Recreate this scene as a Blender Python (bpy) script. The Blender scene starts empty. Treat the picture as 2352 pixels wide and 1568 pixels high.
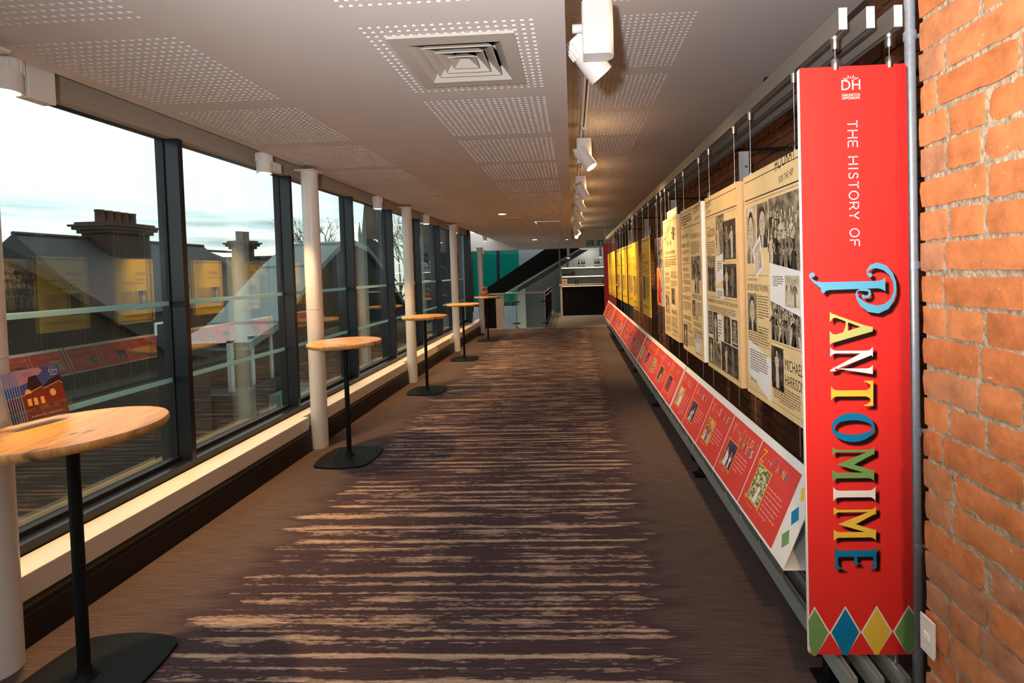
import bpy, math, random
from mathutils import Vector, Matrix
random.seed(7)
S = bpy.context.scene
COL = S.collection
PI = math.pi

# ------------------------------------------------------------------ camera
cam_d = bpy.data.cameras.new('camera'); cam = bpy.data.objects.new('camera', cam_d); COL.objects.link(cam)
def cam_matrix(yaw, pit, rol, loc):
    cy, sy = math.cos(yaw), math.sin(yaw); cp, sp = math.cos(pit), math.sin(pit); cr, sr = math.cos(rol), math.sin(rol)
    fwd = Vector((sy*cp, cy*cp, sp)); right = Vector((cy, -sy, 0)); up = right.cross(fwd)
    r2 = cr*right + sr*up; u2 = -sr*right + cr*up
    m = Matrix.Identity(4)
    for i in range(3):
        m[i][0] = r2[i]; m[i][1] = u2[i]; m[i][2] = -fwd[i]; m[i][3] = loc[i]
    return m
cam.matrix_world = cam_matrix(-0.040575, -0.023041, -0.030369, (0, 0, 1.7))
cam_d.sensor_fit = 'HORIZONTAL'; cam_d.sensor_width = 36.0
cam_d.lens = 1099.6/2352*36
cam_d.shift_x = (1176-1271.14)/2352; cam_d.shift_y = (646.39-784)/2352
cam_d.clip_start = 0.02; cam_d.clip_end = 500
S.camera = cam

# ------------------------------------------------------------------ colour management
S.view_settings.view_transform = 'Standard'; S.view_settings.look = 'None'
S.view_settings.exposure = 0.0; S.view_settings.gamma = 1.0
S.view_settings.use_curve_mapping = False

# ------------------------------------------------------------------ world: dusk sky with thin cloud bands
W = bpy.data.worlds.new('dusk_sky'); S.world = W; W.use_nodes = True
nt = W.node_tree; nt.nodes.clear(); N = nt.nodes.new; L = nt.links.new
tc = N('ShaderNodeTexCoord'); sep = N('ShaderNodeSeparateXYZ'); L(tc.outputs['Generated'], sep.inputs[0])
ramp = N('ShaderNodeValToRGB'); L(sep.outputs['Z'], ramp.inputs[0])
els = ramp.color_ramp.elements
els[0].position = 0.0; els[0].color = (0.80, 0.78, 0.62, 1)
els[1].position = 0.30; els[1].color = (1.0, 1.04, 1.05, 1)
e = els.new(0.055); e.color = (0.98, 0.95, 0.85, 1)
e = els.new(0.12); e.color = (0.92, 0.98, 1.0, 1)
mp = N('ShaderNodeMapping'); mp.inputs['Scale'].default_value = (2.2, 2.2, 22); L(tc.outputs['Generated'], mp.inputs[0])
no = N('ShaderNodeTexNoise'); no.inputs['Scale'].default_value = 1.6; no.inputs['Detail'].default_value = 5; L(mp.outputs[0], no.inputs['Vector'])
cr = N('ShaderNodeValToRGB'); L(no.outputs['Fac'], cr.inputs[0])
cr.color_ramp.elements[0].position = 0.50; cr.color_ramp.elements[1].position = 0.66
band = N('ShaderNodeValToRGB'); L(sep.outputs['Z'], band.inputs[0])
b = band.color_ramp.elements; b[0].position = 0.02; b[0].color = (0.35, 0.35, 0.35, 1); b[1].position = 0.17; b[1].color = (0, 0, 0, 1)
q = b.new(0.09); q.color = (1, 1, 1, 1)
mul = N('ShaderNodeMath'); mul.operation = 'MULTIPLY'; L(cr.outputs[0], mul.inputs[0]); L(band.outputs[0], mul.inputs[1])
mix = N('ShaderNodeMixRGB'); L(mul.outputs[0], mix.inputs[0]); L(ramp.outputs[0], mix.inputs[1]); mix.inputs[2].default_value = (0.34, 0.46, 0.52, 1)
bg = N('ShaderNodeBackground'); L(mix.outputs[0], bg.inputs[0]); bg.inputs['Strength'].default_value = 1.95
wo = N('ShaderNodeOutputWorld'); L(bg.outputs[0], wo.inputs[0])

# ------------------------------------------------------------------ light strengths
WARM = (1.0, 0.58, 0.24); WARM2 = (1.0, 0.66, 0.32)
P_DOWN = 250; P_TRACK = 240; P_FLASH = 63; P_REC = 170; P_SPILL = 3.0
def lamp(kind, name, loc, energy, color, aim=None, parent=None, size=0.05, angle=60, blend=0.6):
    d = bpy.data.lights.new(name, kind); d.energy = energy; d.color = color
    if kind == 'SPOT': d.spot_size = math.radians(angle); d.spot_blend = blend; d.shadow_soft_size = size
    elif kind == 'AREA': d.size = size
    else: d.shadow_soft_size = size
    o = bpy.data.objects.new(name, d); COL.objects.link(o)
    rot = Matrix.Identity(4)
    if aim is not None: rot = (Vector(aim)-Vector(loc)).to_track_quat('-Z', 'Y').to_matrix().to_4x4()
    o.matrix_world = Matrix.Translation(loc) @ rot
    if parent is not None:
        o.parent = parent; o.matrix_parent_inverse = parent.matrix_world.inverted()
    return o
# the photographer's flash, beside and above the lens
lamp('SPOT', 'camera_flash', (-0.22, -0.12, 1.86), P_FLASH*6, (1.0, 0.97, 0.95), aim=(0.15, 2.0, 2.95), size=0.05, angle=130, blend=0.9)

# ------------------------------------------------------------------ materials
MAT = {}
def rgb(h):   # sRGB 0-255 -> linear
    def f(c):
        c /= 255.0
        return c/12.92 if c <= 0.04045 else ((c+0.055)/1.055)**2.4
    return tuple(f(c) for c in h)
def M(name, col, rough=0.6, metal=0.0, noise=0.0, nscale=20, bump=0.0, bscale=80, spec=0.5, emit=None, estr=0.0, coat=0.0):
    if name in MAT: return MAT[name]
    m = bpy.data.materials.new(name); m.use_nodes = True; t = m.node_tree; p = t.nodes['Principled BSDF']
    p.inputs['Base Color'].default_value = (*col, 1); p.inputs['Roughness'].default_value = rough
    p.inputs['Metallic'].default_value = metal; p.inputs['Specular IOR Level'].default_value = spec
    if coat: p.inputs['Coat Weight'].default_value = coat; p.inputs['Coat Roughness'].default_value = 0.15
    if emit: p.inputs['Emission Color'].default_value = (*emit, 1); p.inputs['Emission Strength'].default_value = estr
    if noise or bump:
        c = t.nodes.new('ShaderNodeTexCoord')
    if noise:
        n = t.nodes.new('ShaderNodeTexNoise'); n.inputs['Scale'].default_value = nscale; n.inputs['Detail'].default_value = 6
        t.links.new(c.outputs['Object'], n.inputs['Vector'])
        r = t.nodes.new('ShaderNodeMapRange'); r.inputs[1].default_value = 0.3; r.inputs[2].default_value = 0.7
        r.inputs[3].default_value = 1-noise; r.inputs[4].default_value = 1+noise; t.links.new(n.outputs['Fac'], r.inputs[0])
        v = t.nodes.new('ShaderNodeVectorMath'); v.operation = 'SCALE'; v.inputs[0].default_value = col
        t.links.new(r.outputs[0], v.inputs['Scale']); t.links.new(v.outputs[0], p.inputs['Base Color'])
    if bump:
        n2 = t.nodes.new('ShaderNodeTexNoise'); n2.inputs['Scale'].default_value = bscale; n2.inputs['Detail'].default_value = 8
        t.links.new(c.outputs['Object'], n2.inputs['Vector'])
        bp = t.nodes.new('ShaderNodeBump'); bp.inputs['Strength'].default_value = bump; bp.inputs['Distance'].default_value = 0.01
        t.links.new(n2.outputs['Fac'], bp.inputs['Height']); t.links.new(bp.outputs[0], p.inputs['Normal'])
    MAT[name] = m
    return m
ceil_m = M('ceiling_paint', (0.62, 0.575, 0.565), 0.8, noise=0.02, nscale=3)
hole_m = M('perforation_lining', (0.74, 0.75, 0.75), 0.9)
white_m = M('white_paint', (0.72, 0.70, 0.67), 0.5)
cream_m = M('sill_paint', (0.72, 0.67, 0.58), 0.5)
colm_m = M('column_paint', (0.70, 0.69, 0.66), 0.35)
skirt_m = M('dark_skirting_paint', (0.009, 0.008, 0.0075), 0.45, spec=0.35)
alu_dark = M('anthracite_frame', (0.016, 0.020, 0.030), 0.30, metal=0.3)
gasket = M('black_gasket', (0.006, 0.006, 0.006), 0.6)
band_m = M('window_head_paint', (0.42, 0.38, 0.33), 0.6)
black_m = M('black_powder_coat', (0.007, 0.007, 0.0075), 0.6, spec=0.15)
steel_m = M('brushed_steel', (0.55, 0.55, 0.56), 0.35, metal=1.0)
alum_m = M('aluminium_rail', (0.15, 0.135, 0.12), 0.55, metal=0.2)
alum_g = M('green_grey_rail', (0.40, 0.44, 0.42), 0.4, metal=0.4)
galv_m = M('galvanised_conduit', (0.55, 0.60, 0.66), 0.3, metal=0.45, noise=0.1, nscale=60)
fixt_m = M('white_fixture', (0.78, 0.77, 0.76), 0.4)
wpanel = M('white_board', (0.86, 0.84, 0.81), 0.45)
red_m = M('red_print', rgb((230, 50, 46)), 0.42)
redc_m = M('card_red_print', rgb((224, 66, 58)), 0.42)
yellow_m = M('yellow_print', rgb((246, 198, 44)), 0.45)
parch_m = M('parchment_print', rgb((236, 205, 150)), 0.5, noise=0.10, nscale=5)
kraft_m = M('parchment_edge', rgb((214, 170, 120)), 0.55, noise=0.08, nscale=9)
ink_m = M('black_ink', (0.02, 0.017, 0.013), 0.6)
ink2_m = M('brown_ink', rgb((120, 92, 60)), 0.6)
inkl_m = M('grey_text_ink', rgb((118, 104, 80)), 0.6)
wink_m = M('white_ink', (0.85, 0.84, 0.82), 0.5)
pinkt_m = M('pale_text_ink', rgb((240, 160, 150)), 0.5)
blue_m = M('blue_ink', rgb((0, 124, 176)), 0.45); sky_m = M('light_blue_ink', rgb((90, 170, 205)), 0.45)
green_m = M('green_ink', rgb((116, 158, 92)), 0.45); lgreen_m = M('pale_green_ink', rgb((190, 196, 118)), 0.45)
yel_m = M('yellow_ink', rgb((236, 200, 72)), 0.45); gold_m = M('gold_ink', rgb((238, 176, 50)), 0.45)
purple_m = M('purple_ink', rgb((110, 90, 140)), 0.5)
red2_m = M('red_ink', rgb((190, 40, 45)), 0.5)
exit_m = M('exit_green', rgb((0, 92, 72)), 0.4)
tilef_m = None

def shadow_ink():
    m = bpy.data.materials.new('printed_drop_shadow'); m.use_nodes = True; t = m.node_tree; p = t.nodes['Principled BSDF']
    p.inputs['Base Color'].default_value = (0.05, 0.008, 0.006, 1); p.inputs['Alpha'].default_value = 0.17; p.inputs['Roughness'].default_value = 0.5
    return m
shadow_m = shadow_ink()

def glass_mat(name, tint, f0=0.05, rough=0.0):
    m = bpy.data.materials.new(name); m.use_nodes = True; t = m.node_tree; t.nodes.clear()
    o = t.nodes.new('ShaderNodeOutputMaterial'); mx = t.nodes.new('ShaderNodeMixShader')
    tr = t.nodes.new('ShaderNodeBsdfTransparent'); tr.inputs[0].default_value = (*tint, 1)
    gl = t.nodes.new('ShaderNodeBsdfGlossy'); gl.inputs['Roughness'].default_value = rough; gl.inputs[0].default_value = (0.95, 1, 0.98, 1)
    lw = t.nodes.new('ShaderNodeLayerWeight'); lw.inputs[0].default_value = 0.5      # facing = 1 - |cos|: the same on both sides of the pane
    pw = t.nodes.new('ShaderNodeMath'); pw.operation = 'POWER'; pw.inputs[1].default_value = 5.0; t.links.new(lw.outputs['Facing'], pw.inputs[0])
    ma = t.nodes.new('ShaderNodeMath'); ma.operation = 'MULTIPLY_ADD'; ma.inputs[1].default_value = 1-f0; ma.inputs[2].default_value = f0; t.links.new(pw.outputs[0], ma.inputs[0])
    t.links.new(ma.outputs[0], mx.inputs[0]); t.links.new(tr.outputs[0], mx.inputs[1]); t.links.new(gl.outputs[0], mx.inputs[2])
    t.links.new(mx.outputs[0], o.inputs[0])
    return m
pane_m = glass_mat('window_glass', (0.85, 0.92, 0.90), 0.15)
bal_m = glass_mat('balustrade_glass', (0.86, 0.94, 0.93), 0.03)
acry_m = glass_mat('clear_acrylic', (0.95, 0.96, 0.96), 0.03)
teal_m = glass_mat('teal_tinted_glass', (0.035, 0.24, 0.225), 0.04)
side_m = glass_mat('dark_tinted_glass', (0.09, 0.17, 0.18), 0.06)
bott_clear = glass_mat('pale_bottle_glass', (0.75, 0.75, 0.5), 0.04)

def emis(name, col, s):
    m = bpy.data.materials.new(name); m.use_nodes = True; t = m.node_tree; t.nodes.clear()
    o = t.nodes.new('ShaderNodeOutputMaterial'); e = t.nodes.new('ShaderNodeEmission'); e.inputs[0].default_value = (*col, 1); e.inputs[1].default_value = s
    t.links.new(e.outputs[0], o.inputs[0]); return m
lamp_m = emis('lamp_face', (1.0, 0.80, 0.50), 9); led_m = emis('led_strip', (1.0, 0.93, 0.74), 2.2); led2_m = emis('warm_led_edge', (1.0, 0.62, 0.3), 1.2)
litwin_m = emis('lit_window', (1.0, 0.75, 0.35), 2.2)

def node_mat(name):
    m = bpy.data.materials.new(name); m.use_nodes = True
    return m, m.node_tree, m.node_tree.nodes['Principled BSDF']

def carpet():
    m, t, p = node_mat('striped_carpet'); n = t.nodes.new; l = t.links.new
    c = n('ShaderNodeTexCoord'); s = n('ShaderNodeSeparateXYZ'); l(c.outputs['Object'], s.inputs[0])
    def noise(sx, sy, scale, det, off=0.0):
        mp = n('ShaderNodeMapping'); mp.inputs['Scale'].default_value = (sx, sy, 1); mp.inputs['Location'].default_value = (off, off*1.7, 0); l(c.outputs['Object'], mp.inputs[0])
        q = n('ShaderNodeTexNoise'); q.inputs['Scale'].default_value = scale; q.inputs['Detail'].default_value = det; q.inputs['Roughness'].default_value = 0.55; l(mp.outputs[0], q.inputs['Vector']); return q.outputs['Fac']
    def mth(op, a, b=None):
        q = n('ShaderNodeMath'); q.operation = op
        for i, v in enumerate((a, b)):
            if v is None: continue
            if isinstance(v, (int, float)): q.inputs[i].default_value = v
            else: l(v, q.inputs[i])
        return q.outputs[0]
    def ramp(v, a, b2):
        r = n('ShaderNodeMapRange'); r.interpolation_type = 'SMOOTHSTEP'; l(v, r.inputs[0]); r.inputs[1].default_value = a; r.inputs[2].default_value = b2; return r.outputs[0]
    line = noise(0.12, 24, 1.0, 1.0)             # regular-ish rows
    brk = noise(2.6, 21.0, 1.0, 3.0, 4.0)          # where a row breaks up
    fine = noise(20, 110, 1.0, 4.0, 9.0)            # ragged woven edges
    v = mth('ADD', mth('ADD', mth('MULTIPLY', line, 0.74), mth('MULTIPLY', brk, 0.61)), mth('MULTIPLY', fine, 0.34))
    ex = mth('ADD', s.outputs['X'], mth('MULTIPLY', mth('SUBTRACT', noise(0.0, 7, 1, 2, 2.0), 0.5), 0.75))
    fade = mth('MULTIPLY', ramp(ex, -2.12, -1.80), ramp(ex, 0.58, 0.30))
    vv = mth('ADD', v, mth('MULTIPLY', mth('SUBTRACT', fade, 1.0), 0.35))
    tan = ramp(vv, 0.865, 0.895)
    hi = ramp(mth('ADD', vv, mth('MULTIPLY', noise(30, 90, 1, 2, 5.0), 0.12)), 1.0, 1.04)
    pile = mth('ADD', mth('MULTIPLY', noise(5, 150, 1.0, 3.0, 1.0), 0.55), mth('MULTIPLY', noise(160, 260, 1.0, 2.0, 3.0), 0.45))
    def mixc(f, a, b2):
        q = n('ShaderNodeMixRGB'); l(f, q.inputs[0])
        for i, v2 in ((1, a), (2, b2)):
            if isinstance(v2, tuple): q.inputs[i].default_value = (*v2, 1)
            else: l(v2, q.inputs[i])
        return q.outputs[0]
    edge = ramp(fade, 0.0, 1.0)
    base = mixc(edge, (0.104, 0.073, 0.067), (0.072, 0.047, 0.053))
    cc = mixc(tan, base, (0.30, 0.205, 0.17)); cc = mixc(hi, cc, (0.48, 0.35, 0.24))
    sc = n('ShaderNodeVectorMath'); sc.operation = 'SCALE'; l(cc, sc.inputs[0])
    mr = n('ShaderNodeMapRange'); l(pile, mr.inputs[0]); mr.inputs[1].default_value = 0.36; mr.inputs[2].default_value = 0.64; mr.inputs[3].default_value = 0.60; mr.inputs[4].default_value = 1.40
    l(mr.outputs[0], sc.inputs['Scale']); l(sc.outputs[0], p.inputs['Base Color'])
    p.inputs['Roughness'].default_value = 0.95; p.inputs['Specular IOR Level'].default_value = 0.1
    bp = n('ShaderNodeBump'); bp.inputs['Strength'].default_value = 0.5; bp.inputs['Distance'].default_value = 0.004; l(pile, bp.inputs['Height']); l(bp.outputs[0], p.inputs['Normal'])
    return m
carpet_m = carpet()

def brick_mat(name, c1, c2, c3):
    m, t, p = node_mat(name); n = t.nodes.new; l = t.links.new
    c = n('ShaderNodeTexCoord'); oi = n('ShaderNodeObjectInfo'); g = n('ShaderNodeNewGeometry')
    a = n('ShaderNodeTexNoise'); a.inputs['Scale'].default_value = 14; a.inputs['Detail'].default_value = 8; a.inputs['Roughness'].default_value = 0.65; l(g.outputs['Position'], a.inputs['Vector'])
    r = n('ShaderNodeValToRGB'); r.color_ramp.elements[0].position = 0.0; r.color_ramp.elements[0].color = (*c1, 1); r.color_ramp.elements[1].position = 1.0; r.color_ramp.elements[1].color = (*c3, 1)
    q = r.color_ramp.elements.new(0.55); q.color = (*c2, 1)
    l(oi.outputs['Random'], r.inputs[0])
    mr = n('ShaderNodeMapRange'); l(a.outputs['Fac'], mr.inputs[0]); mr.inputs[1].default_value = 0.3; mr.inputs[2].default_value = 0.7; mr.inputs[3].default_value = 0.66; mr.inputs[4].default_value = 1.22
    sc = n('ShaderNodeVectorMath'); sc.operation = 'SCALE'; l(r.outputs[0], sc.inputs[0]); l(mr.outputs[0], sc.inputs['Scale'])
    d = n('ShaderNodeTexNoise'); d.inputs['Scale'].default_value = 60; d.inputs['Detail'].default_value = 6; l(g.outputs['Position'], d.inputs['Vector'])
    dr = n('ShaderNodeMapRange'); l(d.outputs['Fac'], dr.inputs[0]); dr.inputs[1].default_value = 0.69; dr.inputs[2].default_value = 0.76
    mx = n('ShaderNodeMixRGB'); l(dr.outputs[0], mx.inputs[0]); l(sc.outputs[0], mx.inputs[1]); mx.inputs[2].default_value = (0.60, 0.38, 0.24, 1)
    l(mx.outputs[0], p.inputs['Base Color']); p.inputs['Roughness'].default_value = 0.9; p.inputs['Specular IOR Level'].default_value = 0.15
    bp = n('ShaderNodeBump'); bp.inputs['Strength'].default_value = 0.5; bp.inputs['Distance'].default_value = 0.004; l(d.outputs['Fac'], bp.inputs['Height']); l(bp.outputs[0], p.inputs['Normal'])
    return m
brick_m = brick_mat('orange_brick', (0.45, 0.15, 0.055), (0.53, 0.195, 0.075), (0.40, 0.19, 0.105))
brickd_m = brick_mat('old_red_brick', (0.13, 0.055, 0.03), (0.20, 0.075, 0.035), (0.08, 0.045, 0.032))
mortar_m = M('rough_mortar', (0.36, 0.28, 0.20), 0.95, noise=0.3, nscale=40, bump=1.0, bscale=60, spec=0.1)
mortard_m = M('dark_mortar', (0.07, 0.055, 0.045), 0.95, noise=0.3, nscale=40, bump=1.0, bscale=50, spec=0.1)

def oak():
    m, t, p = node_mat('oak_block'); n = t.nodes.new; l = t.links.new
    c = n('ShaderNodeTexCoord'); s = n('ShaderNodeSeparateXYZ'); l(c.outputs['Object'], s.inputs[0])
    mp = n('ShaderNodeMapping'); mp.inputs['Scale'].default_value = (14, 1.4, 3); l(c.outputs['Object'], mp.inputs[0])
    a = n('ShaderNodeTexNoise'); a.inputs['Scale'].default_value = 3.2; a.inputs['Detail'].default_value = 9; a.inputs['Distortion'].default_value = 0.8; l(mp.outputs[0], a.inputs['Vector'])
    fl = n('ShaderNodeMath'); fl.operation = 'SNAP'; l(s.outputs['X'], fl.inputs[0]); fl.inputs[1].default_value = 0.095
    wn = n('ShaderNodeTexWhiteNoise'); wn.noise_dimensions = '1D'; l(fl.outputs[0], wn.inputs['W'])
    r = n('ShaderNodeValToRGB'); e2 = r.color_ramp.elements; e2[0].position = 0.28; e2[0].color = (0.42, 0.18, 0.05, 1); e2[1].position = 0.68; e2[1].color = (0.72, 0.38, 0.115, 1)
    l(a.outputs['Fac'], r.inputs[0])
    mr = n('ShaderNodeMapRange'); l(wn.outputs['Value'], mr.inputs[0]); mr.inputs[3].default_value = 0.80; mr.inputs[4].default_value = 1.16
    kn = n('ShaderNodeTexNoise'); kn.inputs['Scale'].default_value = 5.0; kn.inputs['Detail'].default_value = 2; mp2 = n('ShaderNodeMapping'); mp2.inputs['Scale'].default_value = (2.2, 0.9, 1); l(c.outputs['Object'], mp2.inputs[0]); l(mp2.outputs[0], kn.inputs['Vector'])
    kr = n('ShaderNodeMapRange'); l(kn.outputs['Fac'], kr.inputs[0]); kr.inputs[1].default_value = 0.66; kr.inputs[2].default_value = 0.74
    sc = n('ShaderNodeVectorMath'); sc.operation = 'SCALE'; l(r.outputs[0], sc.inputs[0]); l(mr.outputs[0], sc.inputs['Scale'])
    mx = n('ShaderNodeMixRGB'); l(kr.outputs[0], mx.inputs[0]); l(sc.outputs[0], mx.inputs[1]); mx.inputs[2].default_value = (0.07, 0.03, 0.012, 1)
    l(mx.outputs[0], p.inputs['Base Color']); p.inputs['Roughness'].default_value = 0.36
    return m
oak_m = oak()

def photo_mat(name, dark, light, scale, contrast=0.12, bright=0.5):
    m, t, p = node_mat(name); n = t.nodes.new; l = t.links.new
    c = n('ShaderNodeTexCoord'); a = n('ShaderNodeTexNoise'); a.inputs['Scale'].default_value = scale; a.inputs['Detail'].default_value = 4; l(c.outputs['Object'], a.inputs['Vector'])
    r = n('ShaderNodeValToRGB'); r.color_ramp.elements[0].position = bright-contrast; r.color_ramp.elements[0].color = (*dark, 1); r.color_ramp.elements[1].position = bright+contrast; r.color_ramp.elements[1].color = (*light, 1)
    l(a.outputs['Fac'], r.inputs[0]); l(r.outputs[0], p.inputs['Base Color']); p.inputs['Roughness'].default_value = 0.5
    return m
sep_d = photo_mat('dark_sepia_photo', (0.02, 0.016, 0.012), (0.16, 0.12, 0.08), 22, 0.14, 0.56)
sep_m = photo_mat('mid_sepia_photo', (0.04, 0.03, 0.02), (0.42, 0.32, 0.20), 16, 0.14)
sep_l = photo_mat('pale_sepia_photo', (0.34, 0.26, 0.17), (0.80, 0.69, 0.52), 12, 0.16)
skin_m = M('sepia_light_tone', (0.62, 0.50, 0.36), 0.55, noise=0.30, nscale=90)
midt_m = M('sepia_mid_tone', (0.22, 0.165, 0.11), 0.55, noise=0.6, nscale=110)
dark_m = M('sepia_dark_tone', (0.035, 0.027, 0.02), 0.55, noise=0.6, nscale=110)
stage_m = photo_mat('stage_photo', (0.012, 0.012, 0.03), (0.10, 0.05, 0.12), 18, 0.14)
fire_m = photo_mat('orange_poster_art', (0.30, 0.03, 0.01), (0.95, 0.45, 0.12), 14, 0.12)
bill_m = photo_mat('green_playbill_art', (0.10, 0.10, 0.03), (0.72, 0.70, 0.36), 60, 0.08)

# ------------------------------------------------------------------ mesh helpers
class MB:
    def __init__(s): s.v = []; s.f = []; s.m = []; s.mats = []; s.sm = []
    def mi(s, mat):
        if mat not in s.mats: s.mats.append(mat)
        return s.mats.index(mat)
    def add(s, vs, fs, mat, smooth=False):
        o = len(s.v); k = s.mi(mat); s.v += [tuple(x) for x in vs]
        for f in fs: s.f.append(tuple(i+o for i in f)); s.m.append(k); s.sm.append(smooth)
        return s
    def box(s, x0, x1, y0, y1, z0, z1, mat, mx=None):
        vs = [Vector(p) for p in ((x0,y0,z0),(x1,y0,z0),(x1,y1,z0),(x0,y1,z0),(x0,y0,z1),(x1,y0,z1),(x1,y1,z1),(x0,y1,z1))]
        if mx is not None: vs = [mx @ p for p in vs]
        return s.add(vs, [(0,3,2,1),(4,5,6,7),(0,1,5,4),(1,2,6,5),(2,3,7,6),(3,0,4,7)], mat)
    def quad(s, a, b, c, d, mat): return s.add([a,b,c,d], [(0,1,2,3)], mat)
    def rect(s, u0, v0, u1, v1, z, mat): return s.add([(u0,v0,z),(u1,v0,z),(u1,v1,z),(u0,v1,z)], [(0,1,2,3)], mat)
    def poly(s, pts, z, mat): return s.add([(p[0],p[1],z) for p in pts], [tuple(range(len(pts)))], mat)
    def prism(s, pts, z0, z1, mat, ax='z', smooth=False):
        n = len(pts)
        def P(a, b, h): return (a, b, h) if ax == 'z' else ((a, h, b) if ax == 'y' else (h, a, b))
        vs = [P(a,b,z0) for a,b in pts]+[P(a,b,z1) for a,b in pts]
        s.add(vs, [tuple(range(n))[::-1], tuple(range(n, 2*n))], mat)
        o = len(s.v)-2*n; k = s.mi(mat)
        for i in range(n):
            j = (i+1) % n; s.f.append((o+i, o+j, o+n+j, o+n+i)); s.m.append(k); s.sm.append(smooth)
        return s
    def tube(s, a, b2, r, mat, n=16, r2=None, caps=True):
        a = Vector(a); b2 = Vector(b2); d = (b2-a).normalized(); x = d.orthogonal().normalized(); y = d.cross(x); r2 = r if r2 is None else r2
        vs = [a+r*(math.cos(2*PI*i/n)*x+math.sin(2*PI*i/n)*y) for i in range(n)]+[b2+r2*(math.cos(2*PI*i/n)*x+math.sin(2*PI*i/n)*y) for i in range(n)]
        s.add(vs, [(i,(i+1)%n,n+(i+1)%n,n+i) for i in range(n)], mat, True)
        if caps: s.add(vs[:n], [tuple(range(n))[::-1]], mat); s.add(vs[n:], [tuple(range(n))], mat)
        return s
    def lathe(s, prof, mat, n=24, c=(0,0,0), smooth=True):
        vs = []; 
        for r, z in prof: vs += [(c[0]+r*math.cos(2*PI*i/n), c[1]+r*math.sin(2*PI*i/n), c[2]+z) for i in range(n)]
        fs = []
        for k in range(len(prof)-1):
            for i in range(n): fs.append((k*n+i, k*n+(i+1)%n, (k+1)*n+(i+1)%n, (k+1)*n+i))
        s.add(vs, fs, mat, smooth)
        s.add(vs[:n], [tuple(range(n))[::-1]], mat); s.add(vs[-n:], [tuple(range(n))], mat)
        return s
    def ring_ribbon(s, pts, ws, z, mat):
        n = len(pts); vs = []
        for i, (x, y) in enumerate(pts):
            x0, y0 = pts[max(i-1,0)]; x1, y1 = pts[min(i+1,n-1)]
            dx, dy = x1-x0, y1-y0; l = math.hypot(dx,dy) or 1; nx, ny = -dy/l, dx/l; w = ws[i]/2
            vs += [(x+nx*w, y+ny*w, z), (x-nx*w, y-ny*w, z)]
        return s.add(vs, [(2*i,2*i+1,2*i+3,2*i+2) for i in range(n-1)], mat)
    def mesh(s, name):
        me = bpy.data.meshes.new(name); me.from_pydata(s.v, [], s.f)
        for m in s.mats: me.materials.append(m)
        me.polygons.foreach_set('material_index', s.m); me.polygons.foreach_set('use_smooth', s.sm); me.update()
        return me
    def build(s, name, parent=None, bevel=0.0, seg=2):
        o = bpy.data.objects.new(name, s.mesh(name)); COL.objects.link(o)
        if bevel:
            b2 = o.modifiers.new('bevel', 'BEVEL'); b2.width = bevel; b2.segments = seg; b2.limit_method = 'ANGLE'; b2.angle_limit = math.radians(50)
        if parent is not None: o.parent = parent
        return o
def tag(o, label=None, cat=None, group=None, kind=None):
    if label: o['label'] = label
    if cat: o['category'] = cat
    if group: o['group'] = group
    if kind: o['kind'] = kind
    return o
def thing(name, label, cat, loc=(0,0,0), rot=None, group=None):
    o = bpy.data.objects.new(name, None); COL.objects.link(o); o.empty_display_size = 0.05
    o.matrix_world = Matrix.Translation(loc) @ (rot.to_4x4() if rot is not None else Matrix.Identity(4))
    return tag(o, label, cat, group)
def struct(name, mb, parent=None, bevel=0.0): return tag(mb.build(name, parent, bevel), kind='structure')
def struct_empty(name, loc=(0,0,0)):
    o = bpy.data.objects.new(name, None); COL.objects.link(o); o.matrix_world = Matrix.Translation(loc); return tag(o, kind='structure')
def link_mesh(name, me, parent=None, mw=None):
    o = bpy.data.objects.new(name, me); COL.objects.link(o)
    if parent is not None: o.parent = parent
    if mw is not None: o.matrix_local = mw
    return o
_glyph = {}
def text_tris(txt, spacing=1.0):
    key = (txt, spacing)
    if key in _glyph: return _glyph[key]
    c = bpy.data.curves.new('t', 'FONT'); c.body = txt; c.size = 1.0; c.resolution_u = 3; c.space_character = spacing; c.fill_mode = 'BOTH'; c.align_x = 'LEFT'
    o = bpy.data.objects.new('t', c); me = bpy.data.meshes.new_from_object(o)
    vs = [(v.co.x, v.co.y) for v in me.vertices]; fs = [tuple(p.vertices) for p in me.polygons]
    bpy.data.objects.remove(o); bpy.data.meshes.remove(me); bpy.data.curves.remove(c)
    _glyph[key] = (vs, fs); return vs, fs
def put_text(mb, txt, u0, v0, width, height, z, mat, spacing=1.0, rot90=False, skew=0.0):
    """fit txt in the box that starts at (u0, v0); rot90: reads downwards, tops to the right"""
    vs, fs = text_tris(txt, spacing)
    if not vs: return
    x0 = min(p[0] for p in vs); x1 = max(p[0] for p in vs); H = 0.73
    y0, y1 = (0.0, H)
    sx = width/(x1-x0); sy = height/(y1-y0)
    out = []
    for x, y in vs:
        a = (x-x0)*sx; b = (y-y0)*sy
        out.append((u0+b, v0-a, z) if rot90 else (u0+a, v0+b+skew*a, z))
    mb.add(out, [f if not rot90 else f for f in fs], mat)

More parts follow.
